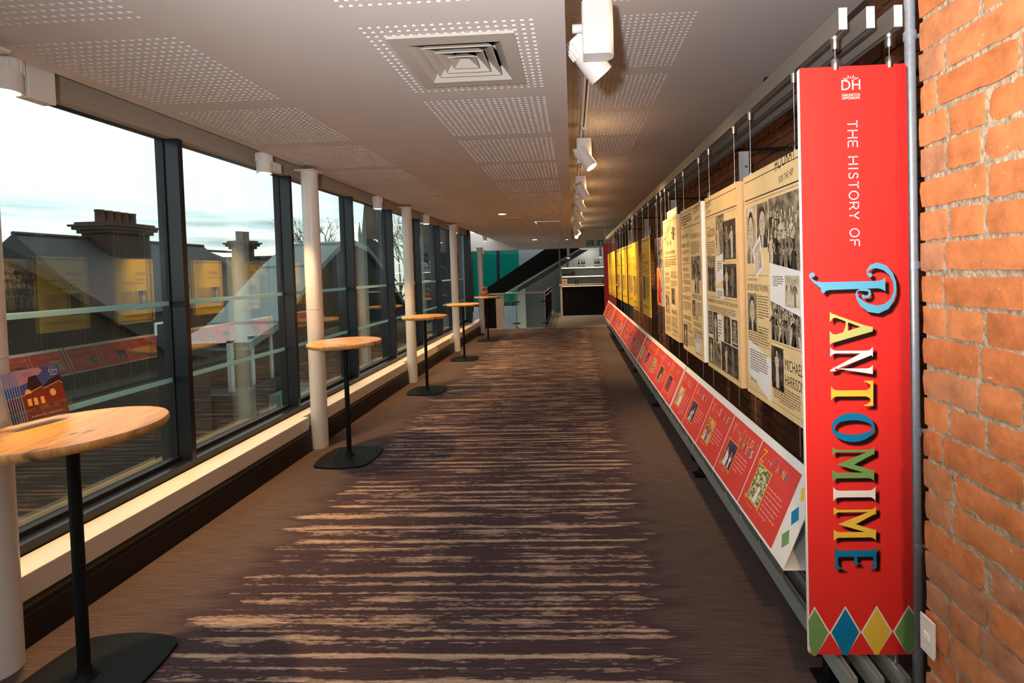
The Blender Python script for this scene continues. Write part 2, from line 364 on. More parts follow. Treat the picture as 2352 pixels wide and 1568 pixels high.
# ================================================================== STRUCTURE
ZL, ZR = 2.80, 3.28           # low ceiling on the left, higher ceiling on the right
XSL = -2.65                   # edge of the low ceiling towards the windows
PITCH = 0.04; NH = 20; HS = 0.018; TILE = 0.80
def rows(): return [2.095+0.9385*k for k in range(-2, 18)]
def tile_mesh(skip=None, name='perforated_panel'):
    """a square board with 20 x 20 square holes, local origin at a corner, face at z=0, seen from below"""
    mb = MB(); off = (TILE-(NH-1)*PITCH)/2; d = 0.007
    def hole(i, j): return skip is None or not skip(i, j)
    cut = [0]+[off+PITCH*i-PITCH/2 for i in range(NH)]+[off+PITCH*(NH-1)+PITCH/2, TILE]
    for a, b in ((0, cut[1]), (cut[-2], TILE)):
        mb.quad((a,0,0),(a,TILE,0),(b,TILE,0),(b,0,0), ceil_m)
        mb.quad((cut[1],a,0),(cut[1],b,0),(cut[-2],b,0),(cut[-2],a,0), ceil_m)
    h = HS/2
    for i in range(NH):
        for j in range(NH):
            cx = off+PITCH*i; cy = off+PITCH*j; p = PITCH/2
            if not hole(i, j):
                if skip(i, j) == 1: mb.quad((cx-p,cy-p,0),(cx-p,cy+p,0),(cx+p,cy+p,0),(cx+p,cy-p,0), ceil_m)
                continue
            vs = [(cx-p,cy-p,0),(cx-p,cy+p,0),(cx+p,cy+p,0),(cx+p,cy-p,0),(cx-h,cy-h,0),(cx-h,cy+h,0),(cx+h,cy+h,0),(cx+h,cy-h,0),(cx-h,cy-h,d),(cx-h,cy+h,d),(cx+h,cy+h,d),(cx+h,cy-h,d)]
            mb.add(vs, [(0,1,5,4),(1,2,6,5),(2,3,7,6),(3,0,4,7),(4,5,9,8),(5,6,10,9),(6,7,11,10),(7,4,8,11)], ceil_m)
            mb.add(vs[8:], [(0,1,2,3)], hole_m)
    return mb.mesh(name)
full_tile = tile_mesh()
def mid(i, j): return 2 if 3 <= i <= 16 and 3 <= j <= 16 else 0
vent_tile = tile_mesh(mid)
ALLROWS = rows(); TY0 = ALLROWS[0]-0.3; CY1 = 18.9
def ceiling_part(name, x0, x1, z, xcols, vents=()):
    mb = MB(); xs = [x0]; 
    for a in xcols: xs += [a, a+TILE]
    xs.append(x1); ys = [TY0]
    for a in ALLROWS: ys += [a, a+TILE]
    ys.append(CY1)
    for i in range(len(xs)-1):
        for j in range(len(ys)-1):
            if i % 2 == 1 and j % 2 == 1: continue
            mb.quad((xs[i],ys[j],z),(xs[i],ys[j+1],z),(xs[i+1],ys[j+1],z),(xs[i+1],ys[j],z), ceil_m)
    return mb, xs, ys
XC_L = [-2.545, -0.93]
mb, xs, ys = ceiling_part('ceiling', XSL, 0.0, ZL, XC_L)
# slab edges: fascia to the right recess and to the window recess, and the void above
mb.box(-0.012, 0.0, TY0, CY1, ZL+0.0005, ZR, ceil_m)
mb.box(XSL, XSL+0.012, TY0, CY1, ZL+0.0005, 3.10, ceil_m)
mb.quad((-3.1,TY0,3.10),(-3.1,CY1,3.10),(XSL,CY1,3.10),(XSL,TY0,3.10), ceil_m)
ceil_left = struct('ceiling', mb)
for a in XC_L:
    for k, y in enumerate(ALLROWS):
        vent = a > -1 and k in (2, 11)
        link_mesh('perforated_panel', vent_tile if vent else full_tile, ceil_left, Matrix.Translation((a, y, ZL)))
mb, _, _ = ceiling_part('ceiling', 0.0, 1.95, ZR, [0.035])
ceil_right = struct('ceiling', mb)
for y in ALLROWS: link_mesh('perforated_panel', full_tile, ceil_right, Matrix.Translation((0.035, y, ZR)))

# floors
mb = MB(); mb.quad((-2.66,-1.6,0),(1.95,-1.6,0),(1.95,14.15,0),(-2.66,14.15,0), carpet_m); mb.box(-2.66,1.95,-1.6,14.15,-0.2,-0.002, M('screed',(0.2,0.2,0.2)))
struct('floor', mb)
def tile_floor():
    m, t, p = node_mat('grey_floor_tiles'); n = t.nodes.new; l = t.links.new
    c = n('ShaderNodeTexCoord'); b2 = n('ShaderNodeTexBrick'); b2.offset = 0.0; b2.inputs['Scale'].default_value = 1.0; b2.inputs['Brick Width'].default_value = 0.6; b2.inputs['Row Height'].default_value = 0.6; b2.inputs['Mortar Size'].default_value = 0.006
    b2.inputs['Color1'].default_value = (0.24,0.22,0.19,1); b2.inputs['Color2'].default_value = (0.21,0.20,0.18,1); b2.inputs['Mortar'].default_value = (0.09,0.09,0.08,1)
    l(c.outputs['Object'], b2.inputs['Vector']); l(b2.outputs['Color'], p.inputs['Base Color']); p.inputs['Roughness'].default_value = 0.35
    return m
tilef_m = tile_floor()
mb = MB(); mb.box(-0.84,1.95,14.15,20.7,-0.2,0.0, tilef_m); mb.box(-2.66,-0.84,14.15,14.36,-0.2,0.0, tilef_m)
struct('floor', mb)

# --- left: window wall
GX = -2.955; COLY = [1.98, 4.68, 7.47, 10.38, 13.35]
mb = MB()
mb.box(-3.0,-2.86,TY0,13.05,2.742,3.10, band_m)                      # window head
struct('trim_1', mb)
seg = []; y = -1.5
for c in COLY: seg.append((y, c-0.10)); y = c+0.10
seg.append((y, 14.1))
mb = MB()
for a, b2 in seg: mb.box(-2.83,-2.635,a,b2,0.20,0.333, cream_m)
for c in COLY: mb.box(-2.83,-2.70,c-0.10,c+0.10,0.20,0.333, cream_m)
struct('trim_2', mb, bevel=0.004)
mb = MB()
prof = [(-2.66,0),(-2.615,0),(-2.615,0.150),(-2.622,0.156),(-2.622,0.166),(-2.618,0.172),(-2.618,0.184),(-2.628,0.196),(-2.632,0.212),(-2.66,0.212)]
for a, b2 in seg: mb.prism([(x,z) for x,z in prof], a, b2, skirt_m, ax='y')
struct('baseboard_left', mb)
mb = MB(); mb.box(-2.98,-2.66,-1.6,14.15,-0.2,0.19, skirt_m); mb.box(-2.98,-2.72,-1.6,13.05,0.191,0.30, alu_dark)
struct('wall_left', mb)
MUL = [3.41+1.37*k for k in range(-3, 8)]
strip_m = bpy.data.materials.new('frosted_strip'); strip_m.use_nodes = True
_t = strip_m.node_tree; _t.nodes.clear(); _o = _t.nodes.new('ShaderNodeOutputMaterial'); _mx = _t.nodes.new('ShaderNodeMixShader'); _a = _t.nodes.new('ShaderNodeBsdfTranslucent'); _b = _t.nodes.new('ShaderNodeBsdfDiffuse')
_a.inputs[0].default_value = (0.62, 0.80, 0.78, 1); _b.inputs[0].default_value = (0.30, 0.36, 0.36, 1); _mx.inputs[0].default_value = 0.35
_t.links.new(_a.outputs[0], _mx.inputs[1]); _t.links.new(_b.outputs[0], _mx.inputs[2]); _t.links.new(_mx.outputs[0], _o.inputs[0])
for i, y0 in enumerate(MUL[:-1]):
    w = struct_empty('window_%d' % (i+1), (GX, y0, 0.3)); y1 = MUL[i+1]
    inv = Matrix.Translation((-GX, -y0, -0.3))
    def bld(name, mbx, bev=0.0):
        o = mbx.build(name, w, bev); o.matrix_local = inv; return o
    bld('pane', MB().box(GX-0.028, GX, y0+0.028, y1-0.022, 0.40, 2.76, pane_m))
    bld('bottom_rail', MB().box(GX-0.04, GX+0.115, y0+0.02, y1-0.02, 0.30, 0.385, alu_dark).box(GX-0.03, GX+0.03, y0+0.02, y1-0.02, 0.385, 0.415, gasket), 0.003)
    bld('top_rail', MB().box(GX-0.04, GX+0.02, y0+0.02, y1-0.02, 2.738, 2.80, alu_dark))
    bld('mullion', MB().box(GX+0.012, -2.84, y0-0.021, y0+0.021, 0.30, 2.742, alu_dark).box(GX-0.05, GX+0.012, y0-0.030, y0+0.030, 0.30, 2.742, gasket), 0.0)
    bld('mullion_joint', MB().box(GX+0.014, -2.8385, y0-0.0225, y0+0.0225, 1.515, 1.525, gasket))
    for z in (1.545, 0.985): bld('frosted_strip', MB().box(GX+0.0005, GX+0.0025, y0+0.03, y1-0.03, z-0.017, z+0.017, strip_m))
struct('trim_3', MB().box(GX-0.05,-2.80,13.0,13.16,0.30,3.05, alu_dark))

# columns (steel tubes)
WHICH = ['at the left edge of the picture, beside the nearest table', 'second from the camera, just behind the second table', 'third from the camera, beside the third table', 'fourth from the camera, beside the fourth table', 'farthest from the camera, by the stair balustrade']
for k, yc in enumerate(COLY):
    t = thing('column', 'round white steel column '+WHICH[k], 'column', (-2.585, yc, 0), group='white columns along the window wall')
    top = 2.76 if k < 4 else 2.40
    MB().tube((0,0,0.0),(0,0,top),0.0765, colm_m, 40).build('shaft', t)
    MB().lathe([(0.0775,1.385),(0.0775,1.389)], M('column_joint',(0.45,0.44,0.42),0.5), 40).build('joint_ring', t)
    MB().box(-0.095,0.095,-0.095,0.095,top-0.012,top, colm_m).build('head_plate', t)

# --- right: brick walls
def brick_variants(nu, nv, amp, seed, L_, H_, D_):
    out = []
    rnd = random.Random(seed)
    for k in range(7):
        mb = MB(); vs = []; cham = 0.003
        for j in range(nv+1):
            for i in range(nu+1):
                u = -L_/2+L_*i/nu; v = -H_/2+H_*j/nv
                edge = i in (0, nu) or j in (0, nv); corner = i in (0,nu) and j in (0,nv)
                du = rnd.uniform(-1,1)*amp*0.9*(1 if edge else .5); dv = rnd.uniform(-1,1)*amp*(1 if edge else .5)
                if corner: du -= math.copysign(amp*0.9, u); dv -= math.copysign(amp*0.6, v)
                x = -D_/2 + (cham*rnd.uniform(.5,1.3) if edge else rnd.uniform(-.0007,.0012))
                vs.append((x, u+du, v+dv))
        n1 = len(vs); W_ = nu+1
        fs = [(j*W_+i, (j+1)*W_+i, (j+1)*W_+i+1, j*W_+i+1) for j in range(nv) for i in range(nu)]
        per = [i for i in range(W_)]+[j*W_+nu for j in range(1,nv+1)]+[nv*W_+i for i in range(nu-1,-1,-1)]+[j*W_ for j in range(nv-1,0,-1)]
        m = len(per); back = [vs[i] for i in per]+[(D_/2, vs[i][1], vs[i][2]) for i in per]
        fs += [(n1+a, n1+(a+1)%m, n1+m+(a+1)%m, n1+m+a) for a in range(m)]
        mb.add(vs+back, fs, brick_m); mb.sm = [q_ < nu*nv for q_ in range(len(fs))]; out.append(mb)
    return out
def lay(xface, ya, yb, za, zb, course, stretch, head, joint):
    out = []; z = za; r = 0; rnd = random.Random(int(xface*1000))
    while z < zb:
        y = ya - rnd.uniform(0, .02) - (r % 2)*(stretch/2+joint/2) ; k = r
        while y < yb:
            ln = head if (k % 3 == 2 or rnd.random() < .12) else stretch
            ln *= rnd.uniform(.95, 1.04)
            a, b2 = max(y, ya), min(y+ln, yb)
            if b2-a > .035: out.append((a, b2, z, z+course-joint))
            y += ln+joint; k += 1
        z += course; r += 1
    return out
# near pier (face towards the corridor)
PX = 1.04; PY1 = 1.475
pier = struct('wall_near', MB().box(PX+0.0065, 1.95, -1.5, PY1-0.012, 0, ZR, mortar_m))
bv = [b_.mesh('brick') for b_ in brick_variants(7, 3, 0.0032, 3, 0.235, 0.078, 0.06)]
bl = lay(PX, 0.55, PY1, 0.0, ZR-0.06, 0.0925, 0.232, 0.108, 0.0125)
rr = random.Random(5); npier = 0
for (a, b2, z0, z1) in bl:
    if (a+b2)/2 < 0.9: continue
    o = link_mesh('brick', bv[rr.randrange(7)], pier); npier += 1
    o.matrix_local = Matrix.Translation((PX+0.03+rr.uniform(-.003,.004), (a+b2)/2, (z0+z1)/2+rr.uniform(-.003,.003))) @ Matrix.Rotation(rr.uniform(-.012,.012), 4, 'X') @ Matrix.Diagonal((1, (b2-a)/0.235, (z1-z0)/0.078, 1))
# main old wall
WX = 1.80
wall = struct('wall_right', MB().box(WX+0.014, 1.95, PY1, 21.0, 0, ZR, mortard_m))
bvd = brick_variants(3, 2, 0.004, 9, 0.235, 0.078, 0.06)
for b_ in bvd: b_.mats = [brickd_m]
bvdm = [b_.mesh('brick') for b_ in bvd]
bl = lay(WX, 2.0, 14.5, 0.0, ZR-0.05, 0.0925, 0.232, 0.108, 0.0145)
def shows(a, z0):      # parts: the courses seen above and below the hung boards, nearest first
    y = a
    t = 1.7+(WX/0.95)*(2.17-1.7); bt = 1.7-(WX/0.95)*(1.7-1.0)
    return z0 > t-0.06 or (0.2 < z0 < bt+0.02) or y > 5.0
order = sorted([b_ for b_ in bl if shows(b_[0], b_[2]) and b_[2] < 3.0], key=lambda q_: q_[0])
single = set(order[:285])
sm = MB()
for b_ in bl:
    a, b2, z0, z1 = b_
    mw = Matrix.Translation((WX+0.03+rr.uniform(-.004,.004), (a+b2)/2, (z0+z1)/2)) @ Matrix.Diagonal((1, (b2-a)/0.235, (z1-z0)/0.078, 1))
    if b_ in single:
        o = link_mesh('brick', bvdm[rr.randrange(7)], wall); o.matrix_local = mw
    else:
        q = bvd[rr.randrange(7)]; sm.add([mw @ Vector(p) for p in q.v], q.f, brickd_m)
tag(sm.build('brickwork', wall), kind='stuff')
# wall behind the camera and cross bulkhead
struct('wall_back', MB().box(-3.0, 1.95, -1.75, -1.6, 0, ZR, white_m))
BY = 18.9
struct('wall_bulkhead', MB().box(-4.4, 1.95, BY, BY+0.25, 2.56, ZR, M('bulkhead_paint', (0.60,0.56,0.53), 0.6)))

# --- far end: stair well, end wall, glazing
end_m = M('grey_end_wall_paint', (0.20,0.23,0.23), 0.6); barw_m = M('bar_wall_paint', (0.42,0.44,0.40), 0.6)
struct('wall_end', MB().box(-2.3, -0.50, 20.6, 20.75, -2.4, 3.0, end_m).box(-0.50,1.95,20.6,20.75,-2.4,3.3, barw_m).box(-0.53,-0.47,18.9,20.6,0,2.56, end_m))
struct('wall_stairwell', MB().box(-4.4,-0.84,14.2,20.6,-2.5,-2.4, white_m).box(-0.88,-0.84,14.36,20.6,-2.4,-0.005, white_m).box(-4.4,-2.30,14.2,14.36,-2.4,-0.005, white_m))
wends = struct_empty('window_12', (-3.3, 21.0, 0))
for k, (a, b2) in enumerate(((-4.4,-3.32),(-3.20,-2.28),(-2.14,-1.0))):
    o = MB().box(a, b2, 21.0, 21.03, 0.2, 3.2, teal_m).build('pane', wends); o.matrix_local = Matrix.Translation((3.3,-21.0,0))
for x in (-4.45,-3.26,-2.21,-0.95):
    o = MB().box(x-0.065, x+0.065, 20.92, 21.06, 0.0, 3.2, alu_dark).build('mullion', wends); o.matrix_local = Matrix.Translation((3.3,-21.0,0))
wside = struct_empty('window_13', (-4.4, 14.0, 0))
for k in range(5):
    y0 = 13.2+1.5*k
    o = MB().box(-4.43,-4.40,y0+0.05,y0+1.45,-1.2,3.2, side_m).build('pane', wside); o.matrix_local = Matrix.Translation((4.4,-14,0))
    o = MB().box(-4.46,-4.26,y0-0.05,y0+0.05,-2.4,3.2, alu_dark).build('mullion', wside); o.matrix_local = Matrix.Translation((4.4,-14,0))
struct('trim_4', MB().box(-4.5,-2.80,13.16,13.20,-0.2,3.1, alu_dark))

# ================================================================== OBJECTS
# --- ceiling diffusers
def diffuser(cx, cy, label):
    t = thing('ceiling_diffuser', label, 'air vent', (cx, cy, ZL), group='square ceiling diffusers')
    def fr(mb, r0, z0, r1, z1, mat):
        a = [(-r0,-r0,z0),(r0,-r0,z0),(r0,r0,z0),(-r0,r0,z0)]; b2 = [(-r1,-r1,z1),(r1,-r1,z1),(r1,r1,z1),(-r1,r1,z1)]
        mb.add(a+b2, [(i,(i+1)%4,4+(i+1)%4,4+i) for i in range(4)], mat)
    g = M('diffuser_paint', (0.50,0.46,0.42), 0.45)
    mb = MB(); fr(mb, .298,.0,.298,-.012,g); fr(mb, .298,-.012,.225,-.012,g); fr(mb, .225,-.012,.175,.045,g); mb.build('outer_frame', t)
    MB().box(-.24,.24,-.24,.24,.13,.135, gasket).box(-.25,-.24,-.25,.25,.0,.135,gasket).box(.24,.25,-.25,.25,0,.135,gasket).box(-.25,.25,-.25,-.24,0,.135,gasket).box(-.25,.25,.24,.25,0,.135,gasket).build('plenum_box', t)
    for r in (.170,.118,.066):
        mb = MB(); fr(mb, r-.060 if r > .07 else 0.0, .052 if r > .07 else .040, r,-.006,g); fr(mb, r,-.006,r+.004,-.002,g); fr(mb, r+.004,-.002, (r-.056 if r > .07 else 0.004), .056 if r > .07 else .044, g)
        mb.build('louvre_ring', t)
    MB().box(-.012,.012,-.18,.18,.06,.075, g).box(-.18,.18,-.012,.012,.06,.075, g).build('cross_bar', t)
diffuser(-0.533, 2.50, 'large square white air diffuser in the ceiling nearest the camera')
diffuser(-0.493, 10.98, 'small looking square air diffuser far along the left ceiling')
t = thing('ceiling_speaker', 'flat round grille flush in the ceiling beyond the bright downlight', 'speaker', (-1.24, 9.9, ZL))
MB().lathe([(0.0,-.006),(.20,-.006),(.215,-.002),(.215,0)], M('grille_grey',(0.38,0.35,0.33),0.6), 32).build('grille', t)
MB().lathe([(.215,-.009),(.226,-.007),(.226,0)], ceil_m, 32).build('rim', t)
for i, (x, y, lb) in enumerate(((-1.30,9.04,'round recessed downlight glowing in the left ceiling just before the round speaker'),(-1.29,16.7,'small recessed downlight glowing near the far end of the left ceiling'),(-0.17,17.2,'tiny bright recessed downlight at the far right corner of the left ceiling'))):
    t = thing('recessed_downlight', lb, 'ceiling light', (x, y, ZL), group='recessed ceiling downlights')
    s = (1,1.2,.55)[i]
    MB().lathe([(.075*s,-.008),(.09*s,-.004),(.09*s,0)], fixt_m, 24).build('trim_ring', t)
    MB().lathe([(0.001,-.0085),(.072*s,-.0085),(.072*s,-.004)], lamp_m, 24).build('lamp_face', t)
    lamp('SPOT', 'lamp_light', (x, y, ZL-0.03), P_REC, WARM2, aim=(x, y, 0), parent=t, size=.06, angle=110, blend=.9)
t = thing('smoke_detector', 'small cone shaped smoke detector under the far bulkhead', 'smoke detector', (-0.62, 18.2, ZL))
MB().lathe([(.02,-.11),(.05,-.08),(.065,-.04),(.07,0)], white_m, 20).build('body', t); MB().lathe([(.075,-.012),(.08,0)], white_m, 20).build('base', t)

# --- cylinder downlights along the window
DW = ['at the top left corner of the picture, cut by the frame', 'between the first and second dark mullions', 'third from the camera along the windows', 'fourth from the camera along the windows', 'fifth from the camera along the windows', 'farthest along the windows, near the bulkhead']
for k, y in enumerate((2.235, 4.19, 6.68, 8.92, 11.15, 14.3)):
    x = -2.72 if k < 5 else -2.60
    t = thing('cylinder_downlight', 'white cylinder downlight '+DW[k], 'spotlight', (x, y, 2.645), group='cylinder downlights along the window head')
    body = MB().tube((0,0,0),(0,0,.17),.062, fixt_m, 32).build('lamp_body', t)
    fin = MB()
    for q in range(16):
        a = 2*PI*q/16; fin.box(-.004,.004,.058,.068,.10,.168, fixt_m, Matrix.Rotation(a,4,'Z'))
    fin.build('cooling_fins', t)
    MB().lathe([(.001,-.002),(.050,-.002),(.054,.002)], lamp_m, 24).build('lamp_face', t)
    d = .115 if k in (0,1) else -.10
    if k in (0, 1): MB().box(-.035,.035,.07,.20,.0 if k == 0 else .035,.30 if k == 0 else .12, fixt_m).build('driver_box', t, .004)
    MB().box(-.02,.02,-.02,.07,.12,.45, fixt_m).build('mount_arm', t)
    lamp('SPOT', 'lamp_light', (x, y, 2.635), P_DOWN, WARM, aim=(x+.18, y, 0), parent=t, size=.045, angle=74, blend=.55)

# --- track and track spotlights
TX = 0.165
t = thing('lighting_track', 'long white lighting track with a dark slot on the right ceiling', 'lighting track', (TX, 1.9, ZR))
MB().box(-.028,-.008,0,15.6,-.036,0, fixt_m).box(.008,.028,0,15.6,-.036,0, fixt_m).box(-.028,.028,0,15.6,-.006,0, fixt_m).build('rail', t)
MB().box(-.008,.008,0,15.6,-.026,-.0061, gasket).build('slot', t)
MB().box(-.03,.03,-.05,0,-.04,0, fixt_m).build('end_feed', t)
sp = [(2.50,(0.96,1.75,1.75),0), (5.26,(1.00,4.9,1.60),1), (7.35,(1.0,7.9,1.5),1), (8.93,(1.0,9.4,1.5),1), (10.71,(1.0,11.1,1.5),1), (12.86,(1.0,13.1,1.5),1), (15.0,(1.1,14.3,1.8),1), (17.2,(0.15,9.0,1.2),1)]
SW = ['largest and nearest, hanging at the top of the picture', 'second from the camera, its lit face turned to the boards', 'third from the camera, seen from behind', 'fourth from the camera', 'fifth from the camera', 'sixth from the camera', 'seventh from the camera', 'at the far end of the track, shining at the camera']
for k, (y, aim, on) in enumerate(sp):
    drop = 0.0
    dz = .06 if k == 0 else 0
    t = thing('track_spotlight', 'white track spotlight '+SW[k], 'spotlight', (TX, y, ZR-.03-dz), group='track spotlights over the display')
    MB().tube((0,0,-.13),(0,0,-.008+dz),.011, steel_m, 16).box(-.02,.02,-.03,.03,-.035+dz,-.008+dz, fixt_m).build('stem', t)
    # driver box with a bowed front
    pts = [(-.075,-.045),(-.075,.045)]+[(.078*math.cos(a)*1.0, .0+.052*math.sin(a)) for a in [PI/2-PI*i/8 for i in range(9)]]
    pts = [(-.075,.05),(-.075,-.05),(.045,-.05)]+[(.045+.035*math.sin(PI*i/8), -.05*math.cos(PI*i/8)) for i in range(1,8)]+[(.045,.05)]
    db = MB().prism(pts, -.40, -.13, fixt_m)
    for q in range(6): db.box(-.079,-.075,-.044+.017*q,-.036+.017*q,-.395,-.135, fixt_m)
    db.build('driver_box', t, .003)
    MB().tube((-.08,.0,-.25),(-.13,0,-.25),.022, fixt_m, 16).build('pivot_arm', t)
    c = Vector((-.05 if k == 0 else .01, .12 if k == 0 else (-.08 if k < 6 else .0), -.345 if k == 0 else -.36))
    d = (Vector(aim)-(Vector((TX,y,ZR-.03))+c)).normalized()
    if k == 0: d = Vector((.62,.30,-.73)).normalized()
    a = c-d*.12; b2 = c+d*.12
    MB().tube(a, b2, .067, fixt_m, 32, r2=.07).build('lamp_head', t)
    fn = MB(); ux = d.orthogonal().normalized(); uy = d.cross(ux)
    for q in range(18):
        an = 2*PI*q/18; w_ = ux*math.cos(an)+uy*math.sin(an); w2 = d.cross(w_)
        p0 = a+w_*.066; p1 = a+w_*.075
        fn.add([p0-w2*.004, p0+w2*.004, p1+w2*.004, p1-w2*.004, p0+d*.09-w2*.004, p0+d*.09+w2*.004, p1+d*.09+w2*.004, p1+d*.09-w2*.004], [(0,1,2,3),(4,7,6,5),(0,4,5,1),(1,5,6,2),(2,6,7,3),(3,7,4,0)], fixt_m)
    fn.build('cooling_fins', t)
    MB().tube(b2-d*.002, b2+d*.001, .060, lamp_m, 28).build('lamp_face', t)
    lp = Vector((TX,y,ZR-.03))+b2+d*.02
    lamp('POINT', 'added_spill', (TX+.12, y, ZR-.34), P_SPILL*1.3 if k else P_SPILL*.5, WARM, parent=t, size=.10)  # added point light beside each lamp, warms the ceiling around the track
    lamp('SPOT', 'lamp_light', lp, P_TRACK*(1.0 if k < 7 else .25)*(0.75 if k == 0 else 1), WARM2, aim=lp+d, parent=t, size=.05, angle=84 if k else 66, blend=.85)
# added unseen lamp behind the camera position, off the track; lights the banner and the pier from the front
t = thing('track_spotlight', 'added white spotlight behind the camera, outside the picture', 'spotlight', (TX, -.55, ZR-.03), group='track spotlights over the display')
MB().tube((0,0,-.13),(0,0,.03),.011, steel_m, 16).build('stem', t); MB().box(-.075,.075,-.05,.05,-.40,-.13, fixt_m).build('driver_box', t, .004)
MB().tube((.02,.02,-.34),(.10,.16,-.46),.067, fixt_m, 32).build('lamp_head', t)
lamp('SPOT', 'lamp_light', (TX+.12, -.37, ZR-.52), P_TRACK*.55, WARM2, aim=(1.0, 1.75, 1.55), parent=t, size=.05, angle=62, blend=.8)

# --- hanging rails, top and bottom, three of each
RXS = [0.95, 1.042, 1.134]; RN = ['front', 'middle', 'rear']; REND = 13.1
def rail_pair(x, nm):
    t = thing('hanging_rail', 'upper %s aluminium rail of the three that carry the display cables' % nm, 'rail', (x, 1.70, 2.495), group='upper display rails')
    MB().box(-.0135,.0135,0,REND-1.7,.0365,.073, alum_m).build('upper_profile', t, .001)
    MB().box(-.0135,-.004,0,REND-1.7,0,.0360, alum_m).box(.004,.0135,0,REND-1.7,0,.0360, alum_m).box(-.004,.004,0.0,REND-1.7,.012,.0360, gasket).build('slotted_profile', t)
    MB().box(-.0138,.0138,-.002,0,.0,.0363, fixt_m).box(-.0138,.0138,-.002,0,.0368,.073, fixt_m).build('end_cap', t)
    t = thing('floor_rail', 'lower %s grey green rail of the three above the carpet' % nm, 'rail', (x, 1.70, .155), group='lower display rails')
    MB().box(-.0135,.0135,0,12.9,.0,.0368, alum_g).build('lower_profile', t)
    MB().box(-.0135,-.004,0,12.9,.0372,.074, alum_g).box(.004,.0135,0,12.9,.0372,.074, alum_g).box(-.004,.004,0,12.9,.0372,.062, kraft_m).build('slotted_profile', t)
    MB().box(-.0138,.0138,-.002,0,.0,.074, alum_g).build('end_cap', t)
for x, nm in zip(RXS, RN): rail_pair(x, nm)
for k, y in enumerate((1.95, 3.9, 5.9, 7.9, 9.9, 11.9)):
    t = thing('floor_bracket', 'black steel foot carrying the lower rails, number %d from the camera' % (k+1) if False else 'black steel foot under the lower rails, '+['nearest the banner','under the second cream board','under the small orange poster','under the yellow boards','under the far yellow boards','nearest the bar'][k], 'bracket', (1.04, y, 0), group='feet under the lower rails')
    MB().box(-.115,.12,-.03,.03,.125,.155, black_m).build('cross_arm', t)
    MB().box(-.06,-.02,-.025,.025,.012,.125, black_m).build('post', t); MB().box(.05,.09,-.025,.025,.012,.125, black_m).build('post', t)
    MB().box(-.10,.13,-.05,.05,0,.012, black_m).build('foot_plate', t)
for k, y in enumerate((2.35, 3.75, 6.3, 8.6, 11.0)):
    t = thing('wall_bracket', 'grey steel bracket holding the upper rails off the brick, '+['beside the banner top','over the third cream board','past the small orange poster','over the yellow boards','near the far end'][k], 'bracket', (1.3, y, 2.5), group='brackets behind the upper rails')
    g = M('grey_bracket', (0.38,0.40,0.43), 0.5)
    MB().box(.0,.075,-.004,.004,-.30,.068, g).build('upright_plate', t)
    MB().box(-.35,.50,.004,.03,.074,.095, black_m).build('cross_arm', t)
    for zz in (-.25,-.05): MB().tube((.05,-.004,zz),(.05,-.014,zz),.011, steel_m, 8).build('bolt', t)
    MB().box(.485,.50,-.05,.05,-.05,.15, g).build('wall_plate', t)

# --- prints: helpers working in a board's own plane (u to the right, v up, n towards the viewer)
R_WALL = Matrix(((0,0,-1),(-1,0,0),(0,1,0)))      # columns u=-Y, v=Z, n=-X
R_FRONT = Matrix(((1,0,0),(0,0,-1),(0,1,0)))      # columns u=X, v=Z, n=-Y
def person(mb, u, v, h, z, tone, dress=None, head=None):
    head = head or skin_m; dress = dress or tone; r = random.Random(int((u*7919+v*104729+h*1299709)*1000))
    w = h*.15; fl = r.choice((.62,.75,1.25,1.7)); lean = r.uniform(-.05,.05)*h; hy = v+h*.90; hx = u+lean
    mb.poly([(u-w*fl,v),(u+w*fl,v),(u+w*.55+lean*.5,v+h*.48),(hx+w*.95,v+h*.73),(hx+w*.5,v+h*.80),(hx-w*.5,v+h*.80),(hx-w*.95,v+h*.73),(u-w*.55+lean*.5,v+h*.48)], z, dress)
    mb.poly([(hx-w*.28,v+h*.78),(hx+w*.28,v+h*.78),(hx+w*.22,v+h*.86),(hx-w*.22,v+h*.86)], z+.00004, head)
    for s_ in (-1, 1):
        e_ = r.choice(((1.35,.48),(.55,.50),(1.6,.66),(1.1,.42)))
        mb.ring_ribbon([(hx+s_*w*.80,v+h*.72),(hx+s_*w*max(e_[0],1.1),v+h*.58),(hx+s_*w*e_[0]*.9,v+h*e_[1])], [h*.055,h*.05,h*.035], z+.00006, dress if r.random() < .6 else tone)
        mb.poly([(hx+s_*w*e_[0]*.9+h*.022*math.cos(PI*i/3),v+h*e_[1]+h*.022*math.sin(PI*i/3)) for i in range(6)], z+.00008, head)
    mb.poly([(hx+h*.062*math.cos(a), hy+.01*h+h*.092*math.sin(a)) for a in [2*PI*i/12 for i in range(12)]], z+.00005, tone)
    mb.poly([(hx+h*.047*math.cos(a), hy+h*.068*math.sin(a)) for a in [2*PI*i/12 for i in range(12)]], z+.00010, head)
    if r.random() < .4: mb.poly([(hx-h*.10,hy+h*.055),(hx+h*.10,hy+h*.055),(hx+h*.055,hy+h*.075),(hx+h*.05,hy+h*.13),(hx-h*.05,hy+h*.13),(hx-h*.055,hy+h*.075)], z+.00014, r.choice((tone, midt_m)))
    if h > .05:
        for s_ in (-1, 1): mb.rect(hx+s_*h*.018-h*.007, hy+h*.008, hx+s_*h*.018+h*.007, hy+h*.016, z+.00013, dark_m)
        mb.rect(hx-h*.014, hy-h*.034, hx+h*.014, hy-h*.027, z+.00013, dark_m)
